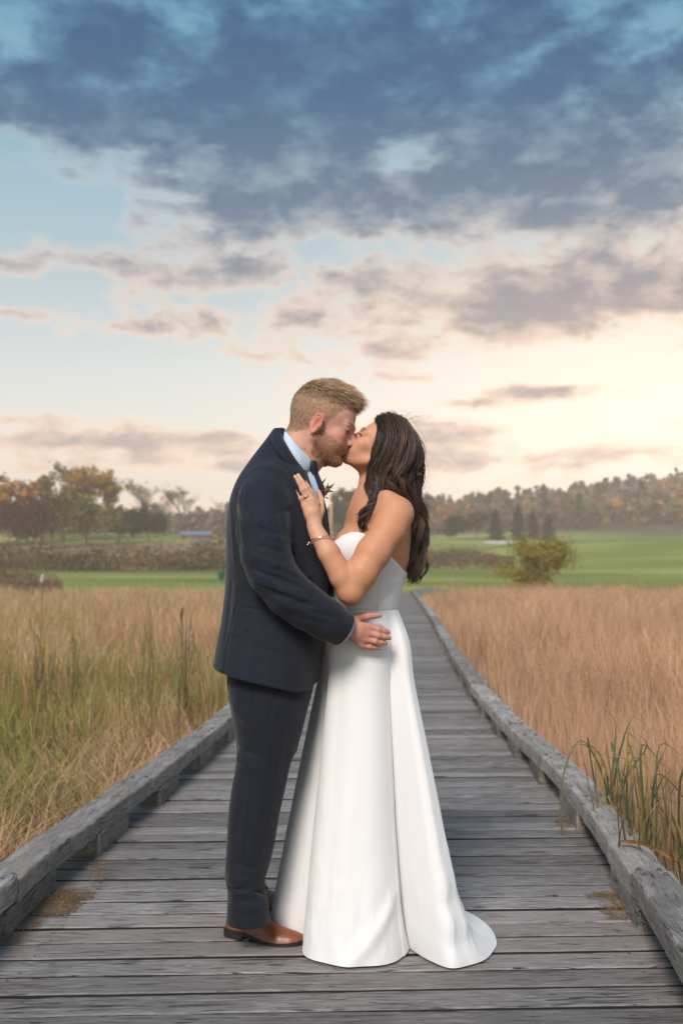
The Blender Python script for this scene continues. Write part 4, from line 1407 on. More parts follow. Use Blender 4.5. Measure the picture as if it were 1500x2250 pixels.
def hand(F, wrist, knuckles, tips, thumb, bend, R=.0105, k=.006, palm_r=.017, nrm=(0, -1, 0)):
    """palm as blended rays wrist -> knuckles, each finger a chain of three joints bowed along the back-of-hand normal"""
    wrist = np.asarray(wrist, float); nrm = np.asarray(nrm, float)
    fr = WORLD
    for kn in knuckles:
        kn = np.asarray(kn, float)
        sd_cap(F, fr, wrist + (kn - wrist) * .12, kn, palm_r * .92, R * 1.18, .012)
    for a, b in zip(knuckles[:-1], knuckles[1:]):
        a, b = np.asarray(a, float), np.asarray(b, float)
        w0 = wrist + (a - wrist) * .55; w1 = wrist + (b - wrist) * .55
        sd_cap(F, fr, w0, w1, R * 1.25, R * 1.25, .012)
    joints = []
    sizes = [1.0, 1.04, .98, .86]
    for i, (kn, tp) in enumerate(zip(knuckles, tips)):
        kn, tp = np.asarray(kn, float), np.asarray(tp, float)
        a = kn + (tp - kn) * .45 + nrm * bend[i]; b = kn + (tp - kn) * .74 + nrm * bend[i] * .75
        s = sizes[i]
        sd_chain(F, fr, [kn, a, b, tp], [R * 1.08 * s, R * .98 * s, R * .88 * s, R * .74 * s], .003)
        sd_ell(F, fr, a + nrm * .0012, (R * 1.05 * s,) * 3, .004)
        joints.append((kn, a, b, tp))
    t0, t1, t2 = [np.asarray(q, float) for q in thumb]
    sd_cap(F, fr, wrist + (t0 - wrist) * .25, t0, palm_r * .85, R * 1.25, .012)
    sd_chain(F, fr, [t0, t1, t2], [R * 1.2, R * 1.08, R * .86], .005)
    return joints
# ================================================================== THE GROOM
YG = .17
def sect(rows, Yc):
    """rows (py, x of one outline, x of the other, half width) at the plane Yc -> loft arrays"""
    z, c, rx, ry = [], [], [], []
    for (py, x0, x1, hw) in rows:
        a, b = P(x0, py, Yc), P(x1, py, Yc)
        z.append(a[2]); c.append((a[0] + b[0]) / 2); rx.append(abs(b[0] - a[0]) / 2); ry.append(hw)
    return np.array(z), np.array(c), np.array(rx), np.array(ry)

def skin_mat(name, sub=.18, rough=.55):
    m, nt, bs, out = new_mat(name)
    at = nt.new('ShaderNodeAttribute', attribute_name='tint')
    co = nt.new('ShaderNodeTexCoord').outputs['Object']
    n = nt.noise(co, 60, 4, .6)
    n2 = nt.noise(co, 420, 2, .5)
    f = nt.m('ADD', nt.maprange(nt.noise(co, 22, 3, .5), .3, .7, .95, 1.05), nt.maprange(n2, .3, .7, -.04, .04))
    c = nt.v('SCALE', at.outputs['Color']); nt.put(c.node.inputs['Scale'], f)
    nt.l.new(c, bs.inputs['Base Color'])
    nt.put(bs.inputs['Roughness'], nt.maprange(n, .3, .7, rough - .05, rough + .08))
    bs.inputs['Specular IOR Level'].default_value = .26
    bs.inputs['Subsurface Weight'].default_value = sub
    bs.inputs['Subsurface Radius'].default_value = (1.0, .35, .2)
    bs.inputs['Subsurface Scale'].default_value = .008
    set_bump(nt, bs, nt.m('ADD', n2, nt.m('MULTIPLY', n, .6)), .10, .002)
    return m
def cloth_mat(name, color, rough=.85, sheen=.25, weave=900.0, vary=.12, spec=.2, bump=.25, tintb=None, streak=(1, 1, 1), metal=0.0):
    m, nt, bs, out = new_mat(name)
    co = nt.new('ShaderNodeTexCoord').outputs['Object']
    n = nt.noise(nt.v('MULTIPLY', co, streak), weave, 2, .5)
    nb = nt.noise(co, 7, 4, .6)
    a = np.array(color[:3])
    c = nt.mix(nt.maprange(n, .3, .7), tuple(a * (1 - vary)) + (1,), tuple(np.minimum(1, a * (1 + vary))) + (1,))
    if tintb is not None:
        c = nt.mix(nt.maprange(nb, .35, .7, 0, .5), c, tuple(tintb) + (1,))
    nt.l.new(c, bs.inputs['Base Color'])
    bs.inputs['Roughness'].default_value = rough
    bs.inputs['Specular IOR Level'].default_value = spec
    bs.inputs['Sheen Weight'].default_value = sheen
    bs.inputs['Sheen Roughness'].default_value = .5
    set_bump(nt, bs, nt.m('ADD', n, nt.m('MULTIPLY', nb, .8)), bump, .002)
    return m
M_SKIN_G = skin_mat('fair_skin')
M_SUIT = cloth_mat('charcoal_navy_wool', (.0090, .0122, .0225), .80, .10, 700, .45, .25, .3, streak=(1.4, 1.4, .16))
M_TROUSER = cloth_mat('charcoal_navy_wool_trouser', (.0070, .0095, .0175), .80, .10, 700, .45, .25, .3, streak=(1.4, 1.4, .16))
M_SHIRT = cloth_mat('pale_blue_shirt', (.52, .62, .76), .8, .1, 900, .05, .3, .12)
M_TIE = cloth_mat('navy_tie', (.006, .016, .034), .6, .05, 260, .5, .4, .3)

# --- frames and joints
pit = math.radians(17)
Rg = np.stack([(math.cos(pit), 0, -math.sin(pit)), (0, 1, 0), (math.sin(pit), 0, math.cos(pit))], 1) @ rotx(math.radians(-4)) @ rotz(math.radians(-3))
sG = 1.07
eyeG = P(764, 947, .15 - .036)
HG = Frame((0, 0, 0), Rg, sG)
HG.o = eyeG - (HG.w((.080, -.034, -.004)))
JZ, JC, JRX, JRY = sect([
    (944, 601, 640, .048), (964, 587, 650, .068), (985, 571, 660, .090), (1006, 555, 668, .116), (1026, 541, 676, .150), (1046, 528, 686, .184), (1068, 517, 696, .206), (1090, 509, 705, .216),
    (1150, 500, 715, .222), (1220, 499, 719, .220), (1290, 497, 720, .212), (1360, 489, 716, .214), (1430, 476, 708, .222),
    (1490, 467, 699, .230), (1540, 466, 694, .232)], YG)

gs_sh, gs_el, gs_wr = P(584, 1072, -.010), P(598, 1262, -.095), P(752, 1380, -.015)
gs_mid, gs_fm = P(579, 1165, -.070), P(676, 1336, -.075)
# hand on her hip
kn = [P(811, 1377, .008), P(809, 1391, .006), P(804, 1405, .008), P(794, 1417, .014)]
tp = [P(853, 1389, .026), P(855, 1402, .026), P(847, 1413, .026), P(833, 1424, .028)]
th = [P(782, 1356, .012), P(808, 1354, .008), P(833, 1352, .022)]

Fg = Field()
head(Fg, HG, True)
sd_cap(Fg, WORLD, P(684, 930, .155), P(650, 1000, YG), .058, .066, .03)            # neck
sd_cap(Fg, WORLD, P(712, 985, .155), P(672, 1015, YG), .036, .05, .03)              # throat
sd_cap(Fg, WORLD, P(650, 1000, YG), P(614, 1085, YG), .066, .095, .04)
for s, sh, el, wr in ((1, gs_sh, gs_el, gs_wr),):
    sd_cap(Fg, WORLD, P(610, 1075, YG), sh, .07, .05, .03)
    sd_cap(Fg, WORLD, sh, el, .048, .040, .02)
    sd_cap(Fg, WORLD, el, wr + (wr - el) * .0, .042, .027, .02)
wrg = P(764, 1379, -.006)
sd_cap(Fg, WORLD, gs_wr, wrg, .027, .025, .01, flat=None)
gj = hand(Fg, wrg, kn, tp, th, [.006, .007, .006, .004], R=.0100, palm_r=.021)
# far arm round her back, out of sight
fsh, fel, fwr = P(600, 1075, .36), P(660, 1240, .47), P(800, 1300, .40)
sd_cap(Fg, WORLD, P(610, 1075, YG), fsh, .07, .05, .03)
sd_cap(Fg, WORLD, fsh, fel, .048, .040, .02); sd_cap(Fg, WORLD, fel, fwr, .04, .026, .02)
kf = [P(835, 1290 + 12 * i, .385 - .004 * i) for i in range(4)]
tf = [P(866, 1296 + 11 * i, .345) for i in range(4)]
hand(Fg, fwr, kf, tf, [P(815, 1280, .39), P(835, 1272, .375), P(850, 1268, .355)], [.004] * 4, R=.0098, palm_r=.02, nrm=(0, 1, 0))
v, q = Fg.mesh(.0029)
v = relax(v, q, 1, .4)

L = HG.l(v)
lx, ly, lz = L[:, 0], L[:, 1], L[:, 2]
inhead = (np.linalg.norm((L - [-.005, 0, .0]) / [.14, .11, .15], axis=1) < 1)
base = np.array([.56, .30, .225])
colv = np.tile(base, (len(v), 1))
def blend(mask, c, a=1.0):
    global colv
    w = np.clip(mask, 0, 1)[:, None] * a
    colv = colv * (1 - w) + np.array(c) * w
gau = lambda c, r: np.exp(-np.sum(((np.stack([lx, np.abs(ly), lz], 1) - c) / r) ** 2, 1)) * inhead
ruddy = (.52, .185, .14)
blend(gau((.07, .045, -.03), (.03, .03, .022)), ruddy, .7)
blend(gau((.105, 0, -.036), (.018, .02, .016)), ruddy, .6)
blend(gau((-.012, .085, -.012), (.026, .02, .04)), (.55, .16, .12), .8)
blend(gau((.06, 0, .055), (.04, .06, .03)), (.56, .27, .19), .5)
# lips, lids and beard shadow
blend(gau((.088, 0, -.058), (.010, .020, .008)), (.42, .13, .11), .7)
blend(gau((.079, .032, -.006), (.010, .019, .0032)), (.12, .05, .04), .85)
blend(gau((.082, .031, .016), (.012, .020, .004)), (.44, .25, .16), .5)      # brow
beard = np.clip((-.050 - lz + .30 * np.clip(lx - .045, 0, .1) * -0 + .0 * lx) / .012, 0, 1)
cheekline = -.020 - .30 * np.clip(lx - .0, 0, .06) - .30 * np.clip(lx - .05, 0, .05)
beard = np.clip((cheekline - lz) / .014, 0, 1) * np.clip((lz + .128) / .015, 0, 1) * np.clip((lx + .012) / .012, 0, 1) * inhead
under = np.clip((-.098 - lz) / .012, 0, 1) * np.clip((.045 - lx) / .02, 0, 1)
beard = beard * (1 - under)
lipm = np.exp(-(((lx - .09) / .014) ** 2 + (ly / .022) ** 2 + ((lz + .059) / .011) ** 2))
beard = beard * (1 - .9 * lipm)
blend(beard, (.24, .115, .06), .62)
# scalp
hairline = np.interp(lx, [-.12, -.07, -.035, -.018, .0, .012, .03, .045, .062, .085], [-.062, -.058, -.04, .012, .014, -.012, .012, .038, .058, .066])
scalp = np.clip((lz - hairline) / .012, 0, 1) * inhead
earm = np.exp(-np.sum(((np.stack([lx, np.abs(ly), lz], 1) - [-.012, .084, -.012]) / [.024, .010, .036]) ** 2, 1))
scalp = scalp * (1 - np.clip(earm * 1.6, 0, 1))
blend(scalp, (.31, .20, .125), .80)
# hands: redder knuckles and tips, paler nails
for (k0, a, b, t_) in gj:
    for pt, rr, am in ((a, .011, .45), (b, .008, .3), (t_, .010, .45), (k0, .014, .4)):
        w = np.exp(-np.sum((v - pt) ** 2, 1) / rr ** 2); blend(w, (.50, .17, .135), am)
    nail = t_ - (t_ - b) * .06 + np.array([0, -.0075, .001])
    blend(np.exp(-(np.sum((v - nail) ** 2, 1) / .0048 ** 2) ** 2), (.60, .34, .28), .8)
hnd = (v[:, 0] > P(757, 1380, 0)[0]) & (np.abs(v[:, 2] - P(0, 1388, 0)[2]) < .09) & (v[:, 1] < .1)
blend(hnd * 1.0, (.47, .205, .15), .55)

groom = tag(empty('person', (float(P(600, 1400, YG)[0]), YG, 0)), 'man in charcoal suit bending to kiss the woman in white', 'person')
def child(o, parent):
    o.parent = parent
    o.matrix_parent_inverse = Matrix.Translation(-Vector(parent.location))
    return o
g_body = child(mesh_obj('body', np_mesh('body', v, q, None, True, colv), M_SKIN_G), groom)
g_v, g_n_src = v, Fg

# --- short hair and beard: thousands of fine tapering strands rooted on the skin
def strands(roots, dirs, length, width, colors, seed, segs=3, curl=0.0, bend=None):
    r = np.random.default_rng(seed)
    n = len(roots)
    side = np.cross(dirs, r.normal(size=(n, 3))); side /= np.linalg.norm(side, axis=1)[:, None] + 1e-9
    bend = np.zeros((n, 3)) if bend is None else bend
    rows, cols = [], []
    for k in range(segs + 1):
        t = k / segs
        c = roots + dirs * (length * t)[:, None] + bend * (length * t * t)[:, None]
        w = width * (1 - t ** 2) * .5
        cc = colors * (.80 + .35 * t)
        if k < segs:
            rows += [c - side * w[:, None], c + side * w[:, None]]; cols += [cc, cc]
        else:
            rows.append(c); cols.append(cc)
    m = len(rows)
    V = np.stack(rows, 1).reshape(-1, 3); C = np.stack(cols, 1).reshape(-1, 3)
    b = np.arange(n) * m
    Q = np.concatenate([np.stack([b + 2 * k, b + 2 * k + 1, b + 2 * k + 3, b + 2 * k + 2], 1) for k in range(segs - 1)]) if segs > 1 else None
    T = np.stack([b + 2 * segs - 2, b + 2 * segs - 1, b + 2 * segs], 1)
    return V, Q, T, C
def hair_mat(name, rough=.45, spec=.5):
    m, nt, bs, out = new_mat(name)
    at = nt.new('ShaderNodeAttribute', attribute_name='tint')
    nt.l.new(at.outputs['Color'], bs.inputs['Base Color'])
    bs.inputs['Roughness'].default_value = rough
    bs.inputs['Specular IOR Level'].default_value = spec
    bs.inputs['Anisotropic'].default_value = .5
    return m
M_HAIR_G = hair_mat('sandy_hair', .5, .4)
r = np.random.default_rng(77)
area_pick = np.nonzero(scalp > .45)[0]
ids = r.choice(area_pick, 22000)
root = v[ids] + r.normal(0, .0012, (len(ids), 3))
nrm = Fg.normal(v[ids])
l0 = L[ids]
topness = np.clip((l0[:, 2] - .055) / .05, 0, 1)
front = np.clip((l0[:, 0] - .0) / .06, 0, 1)
fwd, upv, lft = Rg[:, 0], Rg[:, 2], Rg[:, 1]
length = (.0045 + .032 * topness ** 1.2 + .016 * topness * front) * r.uniform(.75, 1.2, len(ids))
flow = np.outer(.9 + .3 * topness, fwd) * topness[:, None] + np.outer(-(1 - topness), upv) * .9 + np.outer(.25 * topness, -lft) + np.outer((1 - topness) * .25, fwd)
clump = vnoise(l0 * 85, 3)[:, None] - .5
clump2 = vnoise(l0 * 85 + 40, 5)[:, None] - .5
dirs = nrm * (.20 + .62 * topness[:, None]) + flow * .8 + clump * lft * .8 + clump2 * upv * .6 + r.normal(0, .10, (len(ids), 3))
dirs /= np.linalg.norm(dirs, axis=1)[:, None]
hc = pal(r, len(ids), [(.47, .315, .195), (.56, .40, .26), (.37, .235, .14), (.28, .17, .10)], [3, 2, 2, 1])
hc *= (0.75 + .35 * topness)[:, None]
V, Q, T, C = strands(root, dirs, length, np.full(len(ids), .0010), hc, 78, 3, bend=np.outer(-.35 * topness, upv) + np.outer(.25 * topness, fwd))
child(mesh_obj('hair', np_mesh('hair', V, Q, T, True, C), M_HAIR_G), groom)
pick = np.nonzero(beard > .35)[0]
ids = r.choice(pick, 6500)
root = v[ids] + r.normal(0, .001, (len(ids), 3)); nrm = Fg.normal(v[ids]); l0 = L[ids]
dirs = nrm * .34 + np.outer(np.full(len(ids), -.80), upv) + np.outer(.35 * np.clip(l0[:, 0] / .07, 0, 1), fwd) + r.normal(0, .22, (len(ids), 3))
dirs /= np.linalg.norm(dirs, axis=1)[:, None]
chin_ = np.clip((-.075 - l0[:, 2]) / .03, 0, 1)
V, Q, T, C = strands(root, dirs, (.0026 + .0032 * chin_) * r.uniform(.6, 1.2, len(ids)), np.full(len(ids), .0010),
                     pal(r, len(ids), [(.33, .16, .075), (.24, .115, .055), (.42, .22, .11)], [2, 2, 1]), 79, 2)
child(mesh_obj('beard', np_mesh('beard', V, Q, T, True, C), M_HAIR_G), groom)

# closed lashes and brows
mb = MB()
for s in (-1, 1):
    mb.tube(spline([HG.w((.0845, s * .021, -.0050)), HG.w((.0862, s * .028, -.0085)), HG.w((.0840, s * .037, -.0088)), HG.w((.0775, s * .047, -.0050))], 12), np.interp(np.linspace(0, 1, 12), [0, .5, 1], [.0006, .0012, .0008]) * sG, 6, (.16, .09, .055))
tag(child(mesh_obj('eyelashes', mb.mesh('eyelashes'), M_HAIR_G), groom), kind='stuff')
rt, dr = [], []
for s in (-1, 1):
    for k in range(90):
        u = .15 + .85 * r.random()
        p0 = HG.w((.0935 - .004 * u - .020 * u * u, s * (.014 + .036 * u), .0135 + .006 * math.sin(u * 2.6) + r.normal(0, .0018)))
        rt.append(p0); dr.append(HG.R @ np.array([.15 - .5 * u, s * .9, .25 - .5 * u]) + r.normal(0, .2, 3))
rt = Fg.project(np.array(rt), .0004, 4); dr = np.array(dr); dr /= np.linalg.norm(dr, axis=1)[:, None]
V, Q, T, C = strands(rt, dr, r.uniform(.004, .007, len(rt)), np.full(len(rt), .0008), pal(r, len(rt), [(.44, .28, .17), (.52, .35, .22)], [1, 1]), 81, 2)
tag(child(mesh_obj('eyebrows', np_mesh('eyebrows', V, Q, T, True, C), M_HAIR_G), groom), kind='stuff')
# ------------------------------------------------------------------ the groom's clothes
def field_obj(name, F, h, mat, parent, it=2, lam=.5, col_=None):
    v, q = F.mesh(h)
    v = relax(v, q, it, lam)
    return child(mesh_obj(name, np_mesh(name, v, q, None, True, col_), mat), parent)

def fold_field(F, lines, amp, lo, hi):
    """soft ridges (+) and valleys (-) along given segments: (a, b, radius, height)"""
    base_lines = []
    def one(a, b, rr, hh):
        ab = b - a
        def f(p):
            t = np.clip((p - a) @ ab / (ab @ ab), 0, 1)
            e = np.sum((p - a - t[:, None] * ab) ** 2, 1)
            return -hh * amp * np.exp(-e / rr ** 2)
        F.add(f, np.minimum(a, b) - 2.8 * rr, np.maximum(a, b) + 2.8 * rr, .001, 'm')
    for (a, b, rr, hh) in lines:
        if len(a) == 2:
            a, m_, b = F.seen([a, ((a[0] + b[0]) / 2, (a[1] + b[1]) / 2), b])
            base_lines.append((a, m_, rr * .68, hh)); base_lines.append((m_, b, rr * .68, hh)); continue
        one(np.asarray(a, float), np.asarray(b, float), rr, hh)
    for (a, b, rr, hh) in base_lines:
        one(a, b, rr, hh)

# --- jacket
Fj = Field()
sd_loft(Fj, JZ, JC, YG, JRX, JRY, .02, 2.35)
R_SL = [(P(592, 1066, .015), .068), (P(582, 1105, -.030), .078), (gs_mid, .078), (P(584, 1220, -.090), .072), (gs_el, .069), (P(634, 1305, -.092), .066), (gs_fm, .063), (P(716, 1360, -.052), .0585), (P(752, 1381, -.018), .055)]
for (a, ra), (b, rb) in zip(R_SL[:-1], R_SL[1:]):
    sd_cap(Fj, WORLD, a, b, ra, rb, .024)
# far sleeve
FS = [(P(602, 1070, .345), .082), (P(625, 1160, .42), .074), (P(662, 1240, .47), .066), (P(730, 1272, .45), .060), (P(792, 1298, .405), .052)]
for (a, ra), (b, rb) in zip(FS[:-1], FS[1:]):
    sd_cap(Fj, WORLD, a, b, ra, rb, .016)
# cuff ends cut square
cn = P(752, 1381, -.018) - gs_fm; cn /= np.linalg.norm(cn); cp = P(755, 1382, -.016)
def fcut(p):
    d = (p - cp) @ cn
    near = np.linalg.norm(p - cp, axis=1) - .12
    return np.where(near < 0, d, -.05)
Fj.add(fcut, cp - .12, cp + .12, .004, 'i')
# hem: slopes from the vent at the back to the front corner
hx0, hz0 = P(478, 1470, .10)[0], P(478, 1470, .10)[2]
hx1, hz1 = P(674, 1524, .0)[0], P(674, 1524, .0)[2]
def fhem(p):
    t = (p[:, 0] - hx0) / (hx1 - hx0)
    z = hz0 + (hz1 - hz0) * t + .02 * np.clip(t - .86, 0, 1) * 0 + .16 * np.clip(t - .90, 0, 1) ** 1.2
    return (z - p[:, 2])
Fj.add(fhem, [-1, -.2, .5], [.2, .6, .95], .005, 'i')
# V opening for shirt and tie, turned a little to the camera
LIN = [(671, 1034), (679, 1060), (688, 1090), (698, 1125), (709, 1170), (718, 1232)]
LOUT = [(651, 1043), (645, 1056), (660, 1096), (678, 1142), (698, 1192), (717, 1240)]
l3 = Fj.seen(LIN)
vz = np.array([p[2] for p in l3][::-1] + [l3[0][2] + .10]); vy = np.array([p[1] for p in l3][::-1] + [l3[0][1]])
def fvee(p):
    near = np.interp(p[:, 2], vz, vy)
    tz = np.clip((p[:, 2] - vz[0]) / (l3[0][2] - vz[0]), 0, 1.3)
    far = YG + .010 + .060 * tz
    i = np.interp(p[:, 2], JZ[::-1], (JC + JRX)[::-1]); c = np.interp(p[:, 2], JZ[::-1], JC[::-1])
    dd = np.maximum(np.maximum(near - p[:, 1], p[:, 1] - far), c + (i - c) * .35 - p[:, 0])
    return np.maximum(dd, vz[0] - p[:, 2])
Fj.add(fvee, [-.35, YG - .16, vz[0] - .02], [.1, YG + .12, 1.7], .005, 's')
# creases
lo_, hi_ = np.array([-.45, -.25, .75]), np.array([.1, .3, 1.65])
q_ = lambda x, y, Y: (x, y)
fold_field(Fj, [
    # short crossing creases
    (q_(600, 1232, 0), q_(645, 1248, 0), .008, .8), (q_(606, 1244, 0), q_(650, 1268, 0), .007, -.9), (q_(575, 1288, 0), q_(640, 1312, 0), .008, -.8), (q_(588, 1278, 0), q_(655, 1300, 0), .007, .7),
    (q_(630, 1335, 0), q_(680, 1340, 0), .008, .6), (q_(690, 1345, 0), q_(742, 1358, 0), .008, -.5), (q_(556, 1150, 0), q_(600, 1175, 0), .009, -.5), (q_(600, 1130, 0), q_(640, 1120, 0), .009, -.5),
    (q_(545, 1420, 0), q_(640, 1440, 0), .012, -.3), (q_(500, 1400, 0), q_(545, 1380, 0), .010, .4),
    # bunching in the crook of the elbow
    (q_(560, 1222, -.15), q_(650, 1262, -.13), .012, 1.0), (q_(556, 1250, -.16), q_(662, 1292, -.14), .010, -1.1), (q_(560, 1275, -.16), q_(668, 1316, -.14), .012, 1.1),
    (q_(575, 1200, -.15), q_(648, 1222, -.12), .011, -.9), (q_(585, 1180, -.14), q_(645, 1190, -.11), .012, .7), (q_(592, 1302, -.15), q_(690, 1330, -.12), .010, -.9),
    (q_(610, 1322, -.15), q_(690, 1352, -.12), .012, .6),
    (q_(640, 1352, -.13), q_(720, 1372, -.10), .010, -.4),
    # drag lines on the upper arm and back
    (q_(540, 1120, -.12), q_(560, 1215, -.16), .014, -.6), (q_(560, 1110, -.13), q_(575, 1190, -.15), .013, .5), (q_(612, 1090, -.12), q_(622, 1170, -.13), .014, -.5),
    (q_(520, 1085, .0), q_(528, 1200, .02), .014, -.7), (q_(508, 1110, .06), q_(515, 1230, .04), .013, .6), (q_(520, 1290, .0), q_(512, 1390, .0), .018, .7), (q_(508, 1280, .05), q_(495, 1400, .05), .014, -.7),
    # body of the jacket
    (q_(560, 1400, -.05), q_(545, 1490, -.05), .022, .6), (q_(600, 1420, -.06), q_(612, 1500, -.06), .024, -.5), (q_(650, 1410, -.04), q_(655, 1500, -.04), .022, .45),
    (q_(690, 1180, .03), q_(700, 1290, .03), .018, -.5), (q_(670, 1230, .0), q_(690, 1300, .01), .014, .5),
], .0062, lo_, hi_)
def mott(p):
    return (fbm(p * np.array([9, 9, 5.]), 2, 3) - .5) * -.006
Fj.add(mott, lo_, hi_, .001, 'm')
# back vent, armhole seam, pocket welt, dart: shallow grooves
def groove(F, pts, rad, dep=.0):
    pts = spline(pts, 4 * len(pts))
    for a, b in zip(pts[:-1], pts[1:]):
        sd_cap(F, WORLD, a, b, rad, rad, .0025, 's')
def on_j(pxs, Y0, off=0.0):
    return Fj.seen(pxs, off)
vent = on_j([(521, 1322), (512, 1362), (503, 1402), (495, 1440), (490, 1474)], -.02)
arm_seam = on_j([(546, 1052), (534, 1078), (530, 1110), (533, 1140)], -.12)
arm_seam2 = on_j([(560, 1034), (590, 1016), (618, 1022), (640, 1046), (650, 1080)], -.10)
pocket = on_j([(530, 1334), (550, 1337), (572, 1340)], -.12)
dart = on_j([(585, 1345), (581, 1420), (576, 1495)], -.12)
groove(Fj, vent, .0042); groove(Fj, [vent[-2], vent[-1] + np.array([0, 0, -.01])], .007)
groove(Fj, arm_seam, .0026); groove(Fj, arm_seam2, .0028); groove(Fj, pocket, .0026); groove(Fj, dart, .0016)
jacket = field_obj('jacket', Fj, .0040, M_SUIT, groom, 1, .25)

def ribbon(name, A, B, n, mat, parent, thick=.004, rows=5, bulge=.0, closed=False, center=None, project=None, off=.003):
    """a strip of cloth between the edge curves A and B, with thickness"""
    a, b = spline(A, n), spline(B, n)
    t = np.linspace(0, 1, rows)[:, None, None]
    S = a[None] * (1 - t) + b[None] * t
    if project is not None:
        S = project.project(S.reshape(-1, 3), off, 5).reshape(rows, n, 3)
    nv = np.cross(np.gradient(S, axis=0), np.gradient(S, axis=1))
    nv /= np.linalg.norm(nv, axis=2)[..., None] + 1e-9
    if center is not None:
        sg = np.sign(np.sum(nv * (S - np.asarray(center)), 2)); sg = 1 if sg.mean() > 0 else -1
        nv = nv * sg
    S = S + nv * (bulge * np.sin(np.pi * t))
    top = S + nv * thick / 2; bot = S - nv * thick / 2
    v = np.concatenate([top.reshape(-1, 3), bot.reshape(-1, 3)])
    q = grid_quads(n, rows)
    N = n * rows
    q2 = q[:, ::-1] + N
    rim = []
    for k in range(n - 1):
        rim += [[k, N + k, N + k + 1, k + 1], [(rows - 1) * n + k + 1, N + (rows - 1) * n + k + 1, N + (rows - 1) * n + k, (rows - 1) * n + k]]
    for k in range(rows - 1):
        rim += [[k * n, (k + 1) * n, N + (k + 1) * n, N + k * n], [(k + 1) * n + n - 1, k * n + n - 1, N + k * n + n - 1, N + (k + 1) * n + n - 1]]
    return child(mesh_obj(name, np_mesh(name, v, np.concatenate([q, q2, np.array(rim)])), mat), parent)

# --- shirt: chest and collar
Fs = Field()
i0 = JZ > P(0, 1300, YG)[2]
sd_loft(Fs, JZ[i0], JC[i0] - .002, YG, JRX[i0] - .010, np.maximum(JRY[i0] - .016, .03), .02, 2.35)
sd_cap(Fs, WORLD, P(664, 1012, .155), P(688, 1080, .150), .034, .040, .02)
shirt = field_obj('shirt', Fs, .007, M_SHIRT, groom, 1)
def mirror(pts):
    p = np.array(pts, float); p[:, 1] = 2 * YG - p[:, 1]
    return p
def around(near):
    """near-side points from nape to front -> full run: far front .. nape .. near front"""
    near = np.array(near)
    return np.concatenate([mirror(near[1:])[::-1], near])
ctop = around([P(618, 938, YG), P(624, 945, .125), P(640, 962, .092), P(660, 986, .090), P(678, 1003, .108), P(689, 1009, .135)])
cbot = around([P(609, 968, YG), P(616, 980, .112), P(632, 1000, .072), P(650, 1020, .070), P(667, 1038, .096), P(687, 1028, .132)])
ribbon('shirt_collar', ctop, cbot, 60, M_SHIRT, groom, .003, 7, .006, center=P(655, 985, YG))
# jacket collar lies over the shirt collar's foot
jtop = around([P(613, 942, YG), P(615, 949, .120), P(628, 975, .078), P(645, 1004, .064), P(660, 1024, .080), P(670, 1037, .094)])
jbot = around([P(597, 963, YG), P(598, 968, .095), P(608, 990, .040), P(628, 1016, .026), P(642, 1034, .036), P(652, 1042, .050)])
ribbon('jacket_collar', jtop, jbot, 60, M_SUIT, groom, .005, 8, .010, center=P(640, 1020, YG))
# lapels, from the notch down to the button
Fl = Field(); Fl.p = [q for q in Fj.p if q[0] is not fvee]
ribbon('lapel', Fl.seen(LIN, .004), Fl.seen(LOUT, .004), 40, M_SUIT, groom, .006, 7, .005, center=P(600, 1150, YG), project=Fl, off=.0045)
far_in = np.array([[np.interp(z, JZ[::-1], (JC + JRX)[::-1]) - .012, YG + .012 + .060 * np.clip((z - vz[0]) / (l3[0][2] - vz[0]), 0, 1.2), z] for z in np.linspace(l3[0][2], l3[-1][2], 6)])
far_out = far_in + np.array([[-.02, .055, .01], [-.02, .07, 0], [-.015, .06, 0], [-.01, .045, 0], [-.005, .025, 0], [0, .006, 0]])
ribbon('lapel', far_in, far_out, 40, M_SUIT, groom, .006, 7, .005, center=P(600, 1150, YG), project=Fl, off=.0045)
# tie
tie_px = [(687, 1030), (691, 1050), (697, 1078), (705, 1112), (712, 1150), (716, 1200)]
Y_T = [.128, .130, .134, .140, .148, .155]
tc_ = Fs.project(np.array([P(x, y, Y) for (x, y), Y in zip(tie_px, Y_T)]), .004, 6)
tie_c = spline(tc_, 24)
tw = np.interp(np.linspace(0, 1, 24), [0, .08, .15, 1], [.017, .017, .015, .034])
tn = Fs.normal(tc_).mean(0)
mb = MB(); mb.tube(tie_c, tw, 16, (1, 1, 1), True, .26, up=tn)
child(mesh_obj('tie', mb.mesh('tie'), M_TIE), groom)
mb = MB(); mb.tube(spline([P(685, 1014, .125), P(688, 1023, .122), P(691, 1040, .122)], 8), [.012, .018, .0195, .019, .018, .0165, .015, .012], 16, (1, 1, 1), True, .75, up=tn)
child(mesh_obj('tie_knot', mb.mesh('tie_knot'), M_TIE), groom)
# shirt cuff at the near wrist
mb = MB()
ca, cb = cp - cn * .03, cp + cn * .010
mb.tube([ca, cb, cb + cn * .001], [.043, .041, .036], 24, (1, 1, 1), True)
child(mesh_obj('shirt_cuff', mb.mesh('shirt_cuff'), M_SHIRT), groom)
# buttons
mat_button = plain('horn_button', (.02, .018, .018), .35, .5, 60, .3)
for bp in on_j([(717, 1258)], .13, .002):
    mb = MB(); mb.tube([bp + np.array([-.002, .002, 0]), bp + np.array([.003, -.002, 0])], .0085, 14)
    child(mesh_obj('button', mb.mesh('button'), mat_button), groom)

